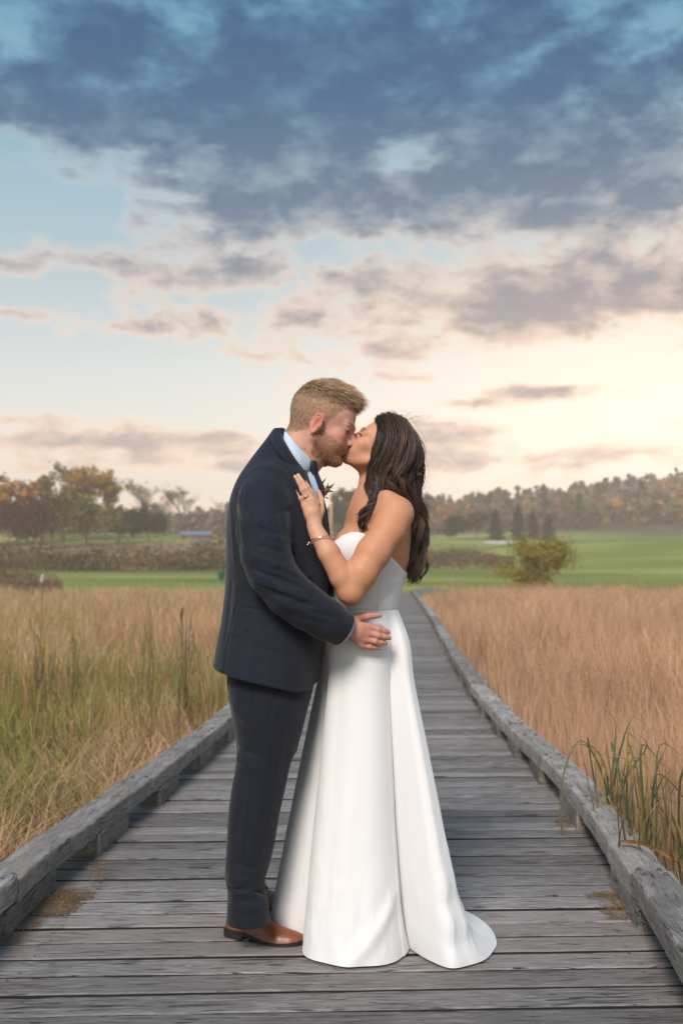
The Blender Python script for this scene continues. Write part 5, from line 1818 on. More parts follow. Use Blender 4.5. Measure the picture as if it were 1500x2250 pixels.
# --- trousers
Ft = Field()
z_, c_, rx_, ry_ = sect([(1430, 498, 700, .165), (1480, 500, 694, .178), (1530, 506, 684, .180), (1570, 514, 672, .172), (1610, 520, 662, .15), (1650, 524, 652, .09)], YG)
sd_loft(Ft, z_, c_, YG, rx_, ry_, .03, 2.4)
def leg(Yl, dx, near=True):
    rows = [(1500, 506, 676, .095), (1560, 513, 668, .098), (1620, 521, 656, .094), (1680, 518, 638, .088), (1740, 508, 624, .083), (1800, 501, 611, .079), (1860, 497, 600, .076),
            (1905, 494, 589, .075), (1935, 494, 581, .074), (1952, 498, 580, .074), (1972, 499, 586, .074), (2005, 498, 590, .075), (2028, 497, 595, .076)]
    z, c, rx, ry = sect([(a, b + dx, d + dx, e) for a, b, d, e in rows], Yl)
    yc = np.interp(z, [z[-1], z[0]], [Yl + .012, Yl])
    sd_loft(Ft, z, c, yc, rx * (1 if near else .93), ry, .03, 2.15)
leg(.078, 0); leg(.265, 4, False)
lo_, hi_ = np.array([-.5, -.1, .0]), np.array([.1, .45, 1.1])
fold_field(Ft, [
    (q_(625, 1600, 0), q_(600, 1760, 0), .006, .8), (q_(600, 1760, 0), q_(572, 1890, 0), .006, .8),
    (q_(505, 1925, -.0), q_(580, 1945, .0), .010, 1.2), (q_(500, 1948, .0), q_(578, 1962, .0), .009, -1.5), (q_(510, 1968, .0), q_(585, 1952, .0), .010, .9),
    (q_(520, 1898, .0), q_(588, 1915, .0), .012, -.8), (q_(500, 1985, .0), q_(560, 1978, .0), .010, -.5), (q_(540, 2000, .0), q_(592, 1990, .0), .012, .5),
    (q_(520, 1640, .0), q_(575, 1662, -.01), .014, -.7), (q_(522, 1668, .0), q_(560, 1690, .0), .012, .7), (q_(515, 1560, .02), q_(560, 1600, .0), .018, .6), (q_(600, 1560, -.02), q_(592, 1700, -.01), .020, .5),
    (q_(570, 1740, .0), q_(556, 1880, .0), .016, .5), (q_(540, 1720, .0), q_(520, 1830, .0), .016, -.5), (q_(640, 1600, .0), q_(622, 1720, .01), .016, -.4),
], .0070, lo_, hi_)
Ft.add(lambda p: (fbm(p * np.array([9, 9, 4.]), 2, 8) - .5) * -.007, lo_, hi_, .001, 'm')
seam = Ft.seen([(556, 1510), (556, 1600), (553, 1700), (545, 1800), (538, 1900)])
groove(Ft, seam, .0018)
pk = Ft.seen([(612, 1515), (600, 1545), (588, 1600)])
groove(Ft, pk, .0022)
field_obj('trousers', Ft, .0044, M_TROUSER, groom, 1, .25)

# --- shoes
M_LEATHER = cloth_mat('cognac_leather', (.215, .068, .026), .36, .0, 160, .18, .55, .12, tintb=(.14, .04, .016))
M_SOLE = plain('black_sole', (.018, .015, .014), .55, .4, 50, .3)
M_LACE = plain('brown_lace', (.035, .022, .016), .8, .2, 90, .3)
def shoe(heel, toe, side):
    """heel, toe: ground points of the sole's middle line"""
    heel, toe = np.array(heel, float), np.array(toe, float)
    d = toe - heel; Ls = np.linalg.norm(d); f = d / Ls
    s = np.array([-f[1], f[0], 0]) * 1.0     # to the left of the foot
    o = None
    T = np.linspace(0, 1, 40)
    hw = np.interp(T, [0, .04, .12, .3, .45, .62, .75, .88, .95, 1], [.016, .026, .032, .033, .037, .046, .046, .036, .024, .006])
    hgt = np.interp(T, [0, .03, .10, .25, .33, .42, .55, .7, .85, .95, 1], [.058, .070, .080, .092, .094, .088, .068, .050, .040, .032, .018])
    base_z = np.interp(T, [0, .28, .36, .55, .8, 1], [.026, .026, .020, .010, .010, .016])
    asym = np.interp(T, [0, .4, .7, 1], [0, -.004, -.004, .010]) * side
    def rows(prof):
        R_ = []
        for t, w, h_, bz, a in zip(T, hw, hgt, base_z, asym):
            c = heel + f * (t * Ls) + s * a
            R_.append([c + s * (w * u) + np.array([0, 0, bz + (h_ - bz) * z]) for (u, z) in prof])
        return np.array(R_)
    th_ = np.linspace(0, math.pi, 15)
    prof = [(math.cos(a) * (1.0 if True else 1), (math.sin(a) ** .75)) for a in th_]
    prof = [(u * (1 - .22 * z), z) for u, z in prof]
    U = rows(prof)
    n = U.shape[1]
    v = U.reshape(-1, 3)
    q = grid_quads(n, len(T))
    caps = [[0, k + 1, k] for k in range(1, n - 1)] + [[(len(T) - 1) * n, (len(T) - 1) * n + k, (len(T) - 1) * n + k + 1] for k in range(1, n - 1)]
    up = child(mesh_obj('shoe', np_mesh('shoe', v, q, caps), M_LEATHER), groom)
    # sole and heel
    SV = []
    outline = [(hw + .0045), base_z]
    S0 = []
    for t, w, bz, a in zip(T, hw, base_z, asym):
        c = heel + f * ((t * 1.022 - .011) * Ls) + s * a
        low = 0.001 if (t < .27) else max(.001, bz - .010) if t < .9 else bz - .010
        if .27 <= t < .50: low = max(.001, bz - .010)
        S0.append([c + s * (w + .0045) + np.array([0, 0, bz + .002]), c + s * (w + .0045) + np.array([0, 0, low]), c - s * (w + .0045) + np.array([0, 0, low]), c - s * (w + .0045) + np.array([0, 0, bz + .002])])
    S0 = np.array(S0)
    vq = grid_quads(4, len(T), True)
    m = (len(T) - 1) * 4
    sole = mesh_obj('sole', np_mesh('sole', S0.reshape(-1, 3), np.concatenate([vq, [[0, 1, 2, 3], [m + 3, m + 2, m + 1, m]]]), smooth=False), M_SOLE)
    sole.parent = up
    # quarters edge and laces
    mb = MB()
    def on(t, u):
        i = min(len(T) - 1, int(round(t * (len(T) - 1))))
        k = (1 - u) / 2 * (n - 1); k0 = int(k); k1 = min(n - 1, k0 + 1)
        return U[i, k0] * (1 - (k - k0)) + U[i, k1] * (k - k0)
    for sg in (1, -1):
        mb.tube(np.array([on(.26, sg * .98), on(.32, sg * .82), on(.40, sg * .62), on(.47, sg * .45), on(.52, sg * .22)]) + [0, 0, .0012], .0016, 6)
        mb.tube(np.array([on(.52, sg * .22), on(.46, sg * .12), on(.40, sg * .12)]) + [0, 0, .0012], .0014, 6)
    e = mesh_obj('stitching', mb.mesh('stitching'), M_LACE); e.parent = up
    mb = MB()
    for t in (.37, .415, .46, .50):
        mb.tube(np.array([on(t, -.30), on(t, -.1), on(t, .1), on(t, .30)]) + [0, 0, .004], .0022, 6)
    tip_ = on(.36, -.05) + np.array([0, 0, .006])
    for sg in (1, -1):
        lp = [tip_, tip_ + s * sg * .018 + f * .008 + [0, 0, .006], tip_ + s * sg * .034 + f * .014 + [0, 0, -.004], tip_ + s * sg * .022 + f * .020 + [0, 0, -.004], tip_ + f * .004]
        mb.tube(spline(lp, 14), .0018, 6)
        mb.tube(spline([tip_, tip_ + s * sg * .016 + f * .020 + [0, 0, .0], tip_ + s * sg * .026 + f * .034 + [0, 0, -.016]], 8), .0016, 6)
    e = mesh_obj('laces', mb.mesh('laces'), M_LACE); e.parent = up
hl, to = G(500, 2052), G(668, 2078)
shoe(hl, to, 1)
shoe(hl + np.array([-.005, .17, 0]), hl + np.array([-.005, .17, 0]) + rotz(1.05) @ (to - hl), -1)
# ================================================================== THE BRIDE
YB = .20
M_SKIN_B = skin_mat('tan_skin', .12, .52)
M_DRESS = cloth_mat('ivory_satin', (.745, .74, .745), .56, .35, 1200, .03, .20, .14)
bride = tag(empty('person', (float(P(805, 1400, YB)[0]), YB, 0)), 'woman in strapless white gown with long dark wavy hair', 'person')

phi = math.radians(44)
Rb = np.stack([(-math.cos(phi), 0, math.sin(phi)), (0, -1, 0), (math.sin(phi), 0, math.cos(phi))], 1) @ rotx(math.radians(-3))
sB = .96
HB = Frame((0, 0, 0), Rb, sB)
HB.o = P(794, 955, .175 - .034) - HB.w((.080, .034, -.004))
def topx(p):
    d = np.asarray(p) - [0, CAM_Y, CAM_Z]
    ca, sa = math.cos(TILT), math.sin(TILT)
    zc = d[1] * ca + d[2] * sa; vc = -d[1] * sa + d[2] * ca
    return (750 + FPX * d[0] / zc, 1125 - FPX * vc / zc, p[1])

BZ, BC, BRX, BRY = sect([(1062, 794, 858, .056), (1078, 783, 872, .085), (1095, 773, 886, .118), (1115, 765, 899, .142), (1150, 756, 904, .144), (1190, 748, 904, .141), (1220, 744, 902, .138),
                         (1255, 740, 892, .132), (1295, 737, 879, .124), (1338, 736, 868, .118), (1375, 727, 874, .134), (1420, 716, 886, .152), (1470, 708, 896, .165)], YB)
bs_sh, bs_el, bs_wr = P(868, 1125, .040), P(770, 1296, -.030), P(694, 1166, -.022)
Fb = Field()
head(Fb, HB, False)
sd_cap(Fb, WORLD, P(838, 985, .19), P(836, 1072, YB), .050, .052, .025)               # neck
sd_cap(Fb, WORLD, P(806, 1028, .19), P(818, 1078, YB), .026, .040, .025)               # throat
i1 = BZ > P(0, 1320, YB)[2]
sd_loft(Fb, BZ[i1], BC[i1], YB, BRX[i1], BRY[i1], .03, 2.15)
for s in (-1, 1):
    sd_cap(Fb, WORLD, P(792, 1092, YB + s * .025), P(850, 1092, YB + s * .150), .012, .018, .03)        # collarbone
    sd_ell(Fb, WORLD, P(768, 1208, YB + s * .068), (.062, .060, .066), .03)                                # bust
sd_cap(Fb, WORLD, P(846, 1112, .10), P(870, 1128, .050), .045, .050, .04)             # near shoulder
# near arm
sd_chain(Fb, WORLD, [P(871, 1130, .046), P(852, 1165, .022), P(820, 1214, -.004), P(792, 1260, -.022), bs_el], [.0480, .0490, .0480, .0455, .0420], .03)
sd_chain(Fb, WORLD, [bs_el, P(752, 1268, -.036), P(722, 1215, -.038), P(702, 1182, -.030), bs_wr], [.0400, .0385, .0335, .0260, .0220], .010)
sd_ell(Fb, WORLD, P(772, 1305, -.028), (.028, .026, .028), .03)                         # elbow
# left hand on his chest
bw_ = P(691, 1158, -.018)
bkn = [P(696, 1104, -.006), P(687, 1098, -.016), P(677, 1101, -.020), P(667, 1110, -.018)]
btp = [P(668, 1056, .010), P(655, 1044, -.004), P(648, 1047, -.014), P(653, 1077, -.020)]
bth = [P(706, 1122, .006), P(706, 1098, .020), P(700, 1080, .034)]
bj = hand(Fb, bw_, bkn, btp, bth, [.006, .006, .005, .004], R=.0082, palm_r=.0165)
sd_cap(Fb, WORLD, bs_wr, bw_, .024, .021, .01)
# far arm round his waist
fs = [P(850, 1118, .345), P(800, 1210, .40), P(742, 1268, .425), P(690, 1240, .43), P(640, 1215, .435)]
sd_cap(Fb, WORLD, P(850, 1100, .29), fs[0], .05, .056, .03)
sd_chain(Fb, WORLD, fs, [.055, .048, .041, .034, .023], .018)
fk = [P(600, 1185 + 13 * i, .425 - .003 * i) for i in range(4)]
ft = [P(556, 1180 + 12 * i, .40) for i in range(4)]
hand(Fb, fs[-1], fk, ft, [P(622, 1180, .43), P(604, 1164, .425), P(590, 1156, .41)], [.004] * 4, R=.0082, palm_r=.016, nrm=(0, 1, 0))
v, q = Fb.mesh(.0029)
v = relax(v, q, 1, .4)
L = HB.l(v); lx, ly, lz = L.T
inhead = (np.linalg.norm((L - [-.005, 0, .0]) / [.14, .11, .15], axis=1) < 1)
colv = np.tile(np.array([.545, .262, .150]), (len(v), 1))
blend(inhead * np.clip((lx - .0) / .04, 0, 1) * 1.0, (.60, .325, .215), .7)
blend(gau((.065, .040, -.032), (.03, .03, .022)), (.52, .20, .14), .5)
blend(gau((.087, 0, -.058), (.011, .021, .010)), (.45, .12, .10), .85)
blend(gau((.080, .032, -.0055), (.012, .019, .0032)), (.02, .012, .01), .95)
blend(gau((.080, .033, .002), (.012, .018, .005)), (.30, .15, .10), .5)
blend(gau((.082, .032, .0165), (.016, .022, .0032)), (.05, .03, .022), .9)
for (k0, a, b, t_) in bj:
    for pt, rr, am in ((a, .009, .25), (t_, .009, .35), (k0, .011, .25)):
        blend(np.exp(-np.sum((v - pt) ** 2, 1) / rr ** 2), (.52, .23, .16), am)
    nail = t_ + (t_ - b) * .12 + np.array([0, -.0062, .0])
    blend(np.exp(-(np.sum((v - nail) ** 2, 1) / .0050 ** 2) ** 2), (.74, .54, .47), .9)
hz = np.clip((v[:, 0] - P(740, 1200, 0)[0]) / -.06, 0, 1) * (v[:, 1] < .06) * (v[:, 2] > P(0, 1280, 0)[2])
blend(hz, (.62, .36, .26), .6)
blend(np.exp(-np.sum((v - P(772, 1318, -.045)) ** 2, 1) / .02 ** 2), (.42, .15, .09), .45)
b_body = child(mesh_obj('body', np_mesh('body', v, q, None, True, colv), M_SKIN_B), bride)
bride_v, bride_L = v, L

# lashes
mb = MB()
for k in range(15):
    u = k / 14
    a = HB.w((.0835 - .007 * u, .022 + .024 * u, -.006 + .001 * u)); dv = HB.R @ np.array([.95, .25 + .3 * u, -.35]); dv /= np.linalg.norm(dv)
    mb.tube(spline([a, a + dv * .006, a + dv * .010 + HB.R @ np.array([.0, 0, .004])], 4), [.0006, .0005, .0004, .0002], 4)
child(mesh_obj('eyelashes', mb.mesh('eyelashes'), plain('lash', (.012, .01, .01), .6, .2, 50, .1)), bride)

# --- bodice
Fd = Field()
i2 = BZ > P(0, 1372, YB)[2]
sd_loft(Fd, BZ[i2], BC[i2], YB, BRX[i2], BRY[i2], .03, 2.15, grow_=.0065)
for s in (-1, 1):
    sd_ell(Fd, WORLD, P(767, 1208, YB + s * .070), (.072, .067, .074), .028)
npx = [(715, 1196), (738, 1186), (752, 1176), (770, 1169), (790, 1169), (806, 1175), (830, 1196), (850, 1215), (868, 1232), (892, 1256), (930, 1262)]
nX = np.array([P(a, b, .08)[0] for a, b in npx]); nZ = np.array([P(a, b, .08)[2] for a, b in npx])
def fneck(p):
    z = np.interp(p[:, 0], nX, nZ)
    z = z - .034 * np.exp(-((p[:, 1] - YB) / .030) ** 2) * (p[:, 0] < P(790, 0, YB)[0])
    return (p[:, 2] - z) * .8
bx = ([-.3, -.1, .9], [.4, .5, 1.5])
Fd.add(fneck, bx[0], bx[1], .004, 'i')
zw = P(0, 1345, YB)[2]
Fd.add(lambda p: zw - p[:, 2], bx[0], bx[1], .004, 'i')
fold_field(Fd, [((800, 1334), (862, 1320), .007, .8), ((805, 1322), (862, 1305), .007, -.7), ((740, 1326), (792, 1334), .008, .7), ((845, 1290), (872, 1278), .008, .6), ((842, 1277), (876, 1262), .007, -.6), ((812, 1310), (860, 1292), .008, .6)], .0026, *bx)
def on_f(F, pxs, Y0, off=0.0):
    return F.seen(pxs, off)
seams = []
for ln in ([(846, 1229), (838, 1270), (831, 1310), (827, 1342)], [(752, 1182), (748, 1215), (752, 1265)], [(784, 1330), (784, 1342)]):
    pl_ = spline(np.array(ln, float), 14)
    sm = MB(); sm.tube(Fd.seen([tuple(c) for c in pl_], .0002), .0009, 5); seams.append(sm)
field_obj('bodice', Fd, .0034, M_DRESS, bride, 1, .4)
M_THREAD = cloth_mat('ivory_thread', (.66, .64, .63), .6, .1, 900, .05)
for sm in seams:
    child(mesh_obj('seam', sm.mesh('seam'), M_THREAD), bride)

# --- skirt: from the waist seam to a hem whose line on the boards is read off the photograph
HEM = [(588, 2044, -116), (618, 2054, -100), (648, 2059, -86), (676, 2060, -76), (690, 2064, -70), (680, 2074, -66), (668, 2084, -62), (667, 2096, -57), (680, 2107, -50), (706, 2115, -40), (755, 2121, -20), (815, 2120, 3), (862, 2114, 22), (886, 2100, 31), (897, 2086, 36),
       (896, 2081, 38.5), (893, 2076, 40), (896, 2080, 41.5), (906, 2089, 44), (942, 2110, 50), (988, 2127, 57), (1030, 2119, 64), (1062, 2106, 71), (1082, 2087, 78), (1091, 2070, 84), (1085, 2046, 90), (1062, 2024, 96), (1030, 2006, 104),
       (985, 1992, 120), (930, 1986, 136), (860, 1988, 155), (780, 1995, 176), (700, 2006, 197), (640, 2020, 218), (604, 2034, 234)]
hp = np.array([G(a, b, .006) for a, b, _ in HEM]); ha = np.radians([c for *_, c in HEM])
n_c = len(HEM)
NU, NV = 620, 110
pp = np.concatenate([hp[-2:], hp, hp[:3]])
aa = np.concatenate([ha[-2:] - 2 * math.pi, ha, ha[:3] + 2 * math.pi])
# closed Catmull-Rom, parameter spread by chord length
seglen = np.linalg.norm(np.diff(np.concatenate([hp, hp[:1]]), axis=0), axis=1) ** .6
cum = np.concatenate([[0], np.cumsum(seglen)]); u = np.linspace(0, cum[-1], NU, endpoint=False)
i = np.clip(np.searchsorted(cum, u, 'right') - 1, 0, n_c - 1); f = ((u - cum[i]) / seglen[i])[:, None]
a_, b_, c_, d_ = pp[i + 1], pp[i + 2], pp[i + 3], pp[np.minimum(i + 4, len(pp) - 1)]
hem = .5 * (2 * b_ + (c_ - a_) * f + (2 * a_ - 5 * b_ + 4 * c_ - d_) * f ** 2 + (3 * b_ - a_ - 3 * c_ + d_) * f ** 3)
ang = aa[i + 2] * (1 - f[:, 0]) + aa[i + 3] * f[:, 0]
wx0, wx1 = P(735, 1338, YB), P(869, 1338, YB)
wc = (wx0 + wx1) / 2; wrx, wry = (wx1[0] - wx0[0]) / 2 + .004, .124
waist = np.stack([wc[0] + wrx * np.sin(ang), YB - wry * np.cos(ang), np.full(NU, wc[2])], 1)
e = np.interp(np.degrees(ang), [-120, -60, 0, 28, 40, 55, 60, 66, 74, 82, 100, 120, 235], [.0, .0, .05, .18, .34, .04, .0, .06, .28, .50, .60, .3, .0])
T = np.linspace(0, 1, NV) ** .92
rows = []
for t in T:
    pw_ = np.interp(np.degrees(ang), [-120, -60, -40, 40, 55, 100, 130, 235], [.86, .88, 1.0, 1.0, .86, .86, .95, .9])
    g = t ** pw_ * (1 - e) + e * t ** 10
    hipb = .016 * np.exp(-((t - .10) / .08) ** 2)
    xy = waist[:, :2] * (1 - g)[:, None] + hem[:, :2] * g[:, None]
    out = xy - wc[:2]; out /= np.linalg.norm(out, axis=1)[:, None]
    wob = .004 * t * np.sin(ang * 5 + 1.0 + .5 * t) + .0022 * t * np.sin(ang * 11 - .8 + t)
    xy = xy + out * (hipb + wob * (1 - .6 * (np.abs(np.degrees(ang) - 39) < 8)))[:, None]
    z = wc[2] * (1 - t) + .006 * t
    # the cloth settles on the boards: it rolls outward over the last centimetres
    rows.append(np.concatenate([xy, np.full((NU, 1), z)], 1))
S = np.array(rows)
# soft wrinkles where the train breaks on the boards
W1 = S.reshape(-1, 3)
tt = np.repeat(T, NU); an = np.tile(np.degrees(ang), NV)
low = np.clip((tt - .70) / .2, 0, 1) * np.clip((1 - tt) / .06, 0, 1)
wr = (fbm(W1 * np.array([9, 9, 16.]), 2, 5) - .5) * -.022 * low * np.clip(np.minimum(an - 40, 110 - an) / 15, 0, 1)
wr2 = (fbm(W1 * np.array([5, 5, 2.]), 2, 15) - .5) * .020 * tt
cre = (np.abs(fbm(W1 * np.array([16, 16, 7.]), 3, 25) - .5) * -.014 + .002) * np.clip((tt - .45) / .4, 0, 1) * np.clip((1 - tt) / .04, 0, 1)
diag = .010 * np.exp(-(((tt - .86) - (an - 20) * -.004) / .035) ** 2) * np.clip(np.minimum(an + 50, 36 - an) / 14, 0, 1)
o2 = W1[:, :2] - wc[:2]; o2 /= np.linalg.norm(o2, axis=1)[:, None]
W1[:, :2] += o2 * (wr + wr2 + diag + cre)[:, None]
S = W1.reshape(NV, NU, 3)
# hem turns under
V = S.reshape(-1, 3)
skirt = child(mesh_obj('skirt', np_mesh('skirt', V, grid_quads(NU, NV, True)[:, ::-1]), M_DRESS), bride)
# waist seam piping
mb = MB()
th_ = np.linspace(0, 2 * math.pi, 80)
mb.tube(np.stack([wc[0] + (wrx + .001) * np.sin(th_), YB - (wry + .001) * np.cos(th_), np.full(80, wc[2] - .003)], 1), .0022, 6, cap=False)
child(mesh_obj('waist_seam', mb.mesh('waist_seam'), M_DRESS), bride)

# --- hair: dark mass and thousands of wavy strands along guide locks
GL = [  # near side, from the face backwards
    [(829, 921, .15), (837, 948, .108), (827, 990, .092), (815, 1028, .092), (812, 1060, .088), (817, 1088, .075), (819, 1106, .062), (804, 1128, .060), (779, 1138, .066)],
    [(832, 918, .15), (842, 950, .104), (832, 995, .086), (820, 1040, .084), (827, 1078, .075), (826, 1104, .058), (800, 1128, .052), (794, 1145, .056), (799, 1158, .058), (794, 1169, .062)],
    [(838, 915, .15), (854, 950, .102), (845, 1000, .084), (830, 1045, .080), (840, 1078, .078), (858, 1082, .082), (880, 1092, .115), (898, 1125, .150), (908, 1175, .165), (900, 1225, .165), (897, 1262, .17)],
    [(846, 913, .15), (868, 950, .104), (862, 1000, .086), (848, 1040, .080), (858, 1072, .086), (884, 1085, .125), (906, 1120, .160), (913, 1170, .175), (905, 1225, .175), (904, 1278, .18)],
    [(858, 914, .15), (884, 955, .108), (880, 1005, .090), (866, 1045, .086), (878, 1075, .105), (902, 1100, .150), (918, 1140, .175), (914, 1190, .185), (916, 1240, .185), (908, 1284, .19)],
    [(868, 918, .15), (900, 962, .115), (898, 1012, .100), (884, 1050, .098), (896, 1085, .130), (916, 1125, .170), (928, 1165, .19), (920, 1215, .195), (922, 1255, .195), (916, 1286, .2)],
    [(876, 922, .16), (914, 970, .13), (914, 1016, .118), (902, 1055, .120), (912, 1095, .150), (928, 1140, .185), (932, 1185, .2), (924, 1225, .205), (924, 1262, .205), (924, 1284, .21)],
    [(880, 926, .18), (922, 978, .16), (923, 1022, .150), (914, 1062, .150), (920, 1105, .175), (934, 1150, .2), (931, 1200, .21), (920, 1240, .21), (916, 1276, .21)],
    [(880, 926, .20), (924, 982, .20), (926, 1030, .19), (920, 1075, .19), (924, 1120, .21), (931, 1165, .225), (924, 1215, .225), (914, 1262, .22)],
    [(876, 922, .21), (920, 975, .24), (920, 1025, .25), (912, 1075, .25), (915, 1120, .25), (922, 1170, .245), (916, 1225, .24)],
    [(866, 917, .22), (900, 965, .27), (898, 1015, .285), (890, 1060, .285), (896, 1100, .275), (910, 1150, .26), (908, 1210, .25)],
    [(850, 914, .22), (876, 950, .28), (872, 1000, .295), (862, 1045, .295), (870, 1085, .29), (892, 1130, .27), (900, 1190, .26)],
    [(836, 917, .22), (850, 948, .275), (842, 995, .29), (835, 1040, .295), (842, 1080, .30), (866, 1110, .30)],
]
NS = 40
def tuck(gi, x, y):
    return x - (12 if gi >= 4 else 6 if gi == 3 else 0) * min(1, max(0, (y - 925) / 40))
GC = [spline([P(tuck(gi, x, y), y, Y) for x, y, Y in g], NS) for gi, g in enumerate(GL)]
Fh = Field()
sd_ell(Fh, HB, (-.024, 0, .040), (.093, .083, .084), .02)
sd_ell(Fh, HB, (-.050, 0, -.010), (.066, .076, .075), .03)
for gi, g in enumerate(GC):
    ns = len(g); rr = np.interp(np.linspace(0, 1, 12), [0, .15, .45, .7, .9, 1], [.008, .017, .019, .017, .010, .004]) * (1.0 if gi > 1 else .6)
    s_ = g[np.linspace(0, ns - 1, 12).astype(int)]
    for k in range(11):
        sd_cap(Fh, WORLD, s_[k], s_[k + 1], rr[k] * .48, rr[k + 1] * .48, .010)
# keep the face free
sd_ell(Fh, HB, (.110, 0, -.020), (.092, .085, .118), .012, 's')
vh, qh = Fh.mesh(.0042)
vh = relax(vh, qh, 2, .5)
ch_ = np.tile(np.array([.020, .0125, .010]), (len(vh), 1)) * (0.6 + .8 * fbm(vh * np.array([60, 60, 14.]), 2, 4))[:, None]
M_HAIR_B = hair_mat('dark_brown_hair', .50, .40)
hair = child(mesh_obj('hair', np_mesh('hair', vh, qh, None, True, ch_), M_HAIR_B), bride)

r = np.random.default_rng(5)
V, Q, C = [], [], []
nb = 0
SEG = 30
NLOCK, PER = 110, 78
t = np.linspace(0, 1, NS)
for lk in range(NLOCK):
    rl = np.random.default_rng(1000 + lk)
    if lk < 5: gpos = 0.0
    elif lk < 10: gpos = 1.0
    else: gpos = 2 + (lk - 10) / (NLOCK - 10) * (len(GC) - 3.001)
    i = min(int(gpos), len(GC) - 2); f = gpos - i
    p0 = GC[i] * (1 - f) + GC[i + 1] * f
    small = .55 if lk < 10 else 1.0
    off = rl.normal(0, 1, 3) * np.array([.0085, .009, .006]) * small
    pinch = np.interp(t, [0, .12, .35, .8, 1], [.30, .8, 1.0, 1.0, .8])
    wave_a = np.interp(t, [0, .12, .30, .60, 1], [.0006, .003, .0090, .0145, .0165]) * rl.uniform(.65, 1.3) * small
    ph = rl.uniform(0, 6.28) if lk % 3 else .8
    wl = rl.uniform(2.6, 3.5)
    tang = np.gradient(p0, axis=0); tang /= np.linalg.norm(tang, axis=1)[:, None]
    sx_ = np.cross(tang, [0, 1.0, 0]); sx_ /= np.linalg.norm(sx_, axis=1)[:, None] + 1e-9
    arg = 2 * math.pi * wl * t ** 1.1 + ph
    p0 = p0 + off * pinch[:, None] + sx_ * (wave_a * np.sin(arg))[:, None] + np.array([0, 1.0, 0]) * (wave_a * .8 * np.cos(arg))[:, None]
    hl = rl.random() ** 1.6
    for k in range(PER):
        sp = np.interp(t, [0, .10, .35, .75, 1], [1.5, 1.4, 1.0, .8, .25]) * (.7 if lk < 10 else 1.0)
        o1 = r.normal(0, 1, 3) * np.array([.0046, .0044, .0036])
        tw = o1[0] * np.cos(3.5 * t + k * .05) ; 
        p = p0 + o1 * sp[:, None] + sx_ * (np.sin(arg * 1.0 + r.normal(0, .4)) * .0018)[:, None]
        lenf = r.uniform(.82, 1.0)
        s = np.linspace(0, lenf * (NS - 1), SEG); j = np.minimum(s.astype(int), NS - 2); ff = (s - j)[:, None]
        p = p[j] * (1 - ff) + p[j + 1] * ff
        tg = np.gradient(p, axis=0); sd = np.cross(tg, np.array([.3, -1, .2]) + r.normal(0, .5, 3)); sd /= np.linalg.norm(sd, axis=1)[:, None] + 1e-9
        ww = np.interp(np.linspace(0, 1, SEG), [0, .1, .8, 1], [.6, 1, .9, .15]) * .00055 * r.uniform(.7, 1.3)
        V.append(np.stack([p - sd * ww[:, None], p + sd * ww[:, None]], 1).reshape(-1, 3))
        b = nb + 2 * np.arange(SEG - 1)
        Q.append(np.stack([b, b + 1, b + 3, b + 2], 1)); nb += 2 * SEG
        cb = np.array([.026, .016, .0130]) * (1 - hl) + np.array([.105, .056, .037]) * hl
        cb = cb * r.uniform(.55, 1.5) * np.interp(np.linspace(0, 1, SEG), [0, 1], [.8, 1.45])[:, None]
        C.append(np.repeat(cb, 2, 0))
st = child(mesh_obj('hair_strands', np_mesh('hair_strands', np.concatenate(V), np.concatenate(Q), None, True, np.concatenate(C)), M_HAIR_B), bride)

# flyaway hairs at the parting and behind
V, Q = [], []; nb = 0
for k in range(90):
    if k < 45:
        a = P(r.uniform(836, 905), r.uniform(914, 930), r.uniform(.12, .2)); dvec = np.array([abs(r.normal(.012, .016)), r.normal(0, .01), r.uniform(.008, .022)])
    else:
        y0 = r.uniform(960, 1250)
        a = P(np.interp(y0, [960, 1040, 1150, 1250], [920, 922, 930, 918]), y0, .19); dvec = np.array([r.uniform(.006, .03), r.normal(0, .01), r.normal(-.02, .02)])
    p = spline([a, a + dvec + r.normal(0, .004, 3), a + dvec * 1.6 + r.normal(0, .008, 3) + [0, 0, -.010]], 8)
    sd = np.array([.3, -.2, .9]); ww = np.linspace(.0004, .0001, 8)
    V.append(np.stack([p - sd * ww[:, None], p + sd * ww[:, None]], 1).reshape(-1, 3)); b = nb + 2 * np.arange(7); Q.append(np.stack([b, b + 1, b + 3, b + 2], 1)); nb += 16
V = np.concatenate(V)
tag(child(mesh_obj('flyaway_hair', np_mesh('flyaway_hair', V, np.concatenate(Q), None, True, np.tile([.05, .03, .02], (len(V), 1))), M_HAIR_B), bride), kind='stuff')

# --- jewellery
def metal(name, color, rough=.2):
    m, nt, bs, out = new_mat(name)
    n = nt.noise(nt.new('ShaderNodeTexCoord').outputs['Object'], 300, 2)
    nt.put(bs.inputs['Base Color'], color); bs.inputs['Metallic'].default_value = 1.0
    nt.put(bs.inputs['Roughness'], nt.maprange(n, .3, .7, rough * .7, rough * 1.4))
    return m
M_SILVER = metal('silver', (.86, .84, .80, 1))
mb = MB()
ax = bs_wr - P(712, 1198, -.034); ax /= np.linalg.norm(ax)
e1 = np.cross(ax, [0, 1, 0]); e1 /= np.linalg.norm(e1); e2 = np.cross(ax, e1)
bc = P(705, 1186, -.031)
loop = [bc + e1 * .0355 * math.cos(a) + e2 * .0355 * math.sin(a) + ax * .011 * math.cos(a) for a in np.linspace(0, 2 * math.pi, 40)]
mb.tube(loop, .0014, 6, cap=False)
low_p = loop[int(np.argmin([p[0] for p in loop]))]
for k in range(3):
    mb.tube([low_p + np.array([-.002 * k, -.003, -.003 * k]), low_p + np.array([-.002 * k - .001, -.003, -.003 * k - .004])], [.0028, .0016], 8)
child(mesh_obj('bracelet', mb.mesh('bracelet'), M_SILVER), bride)
mb = MB()
k0, a, b, t_ = bj[2]
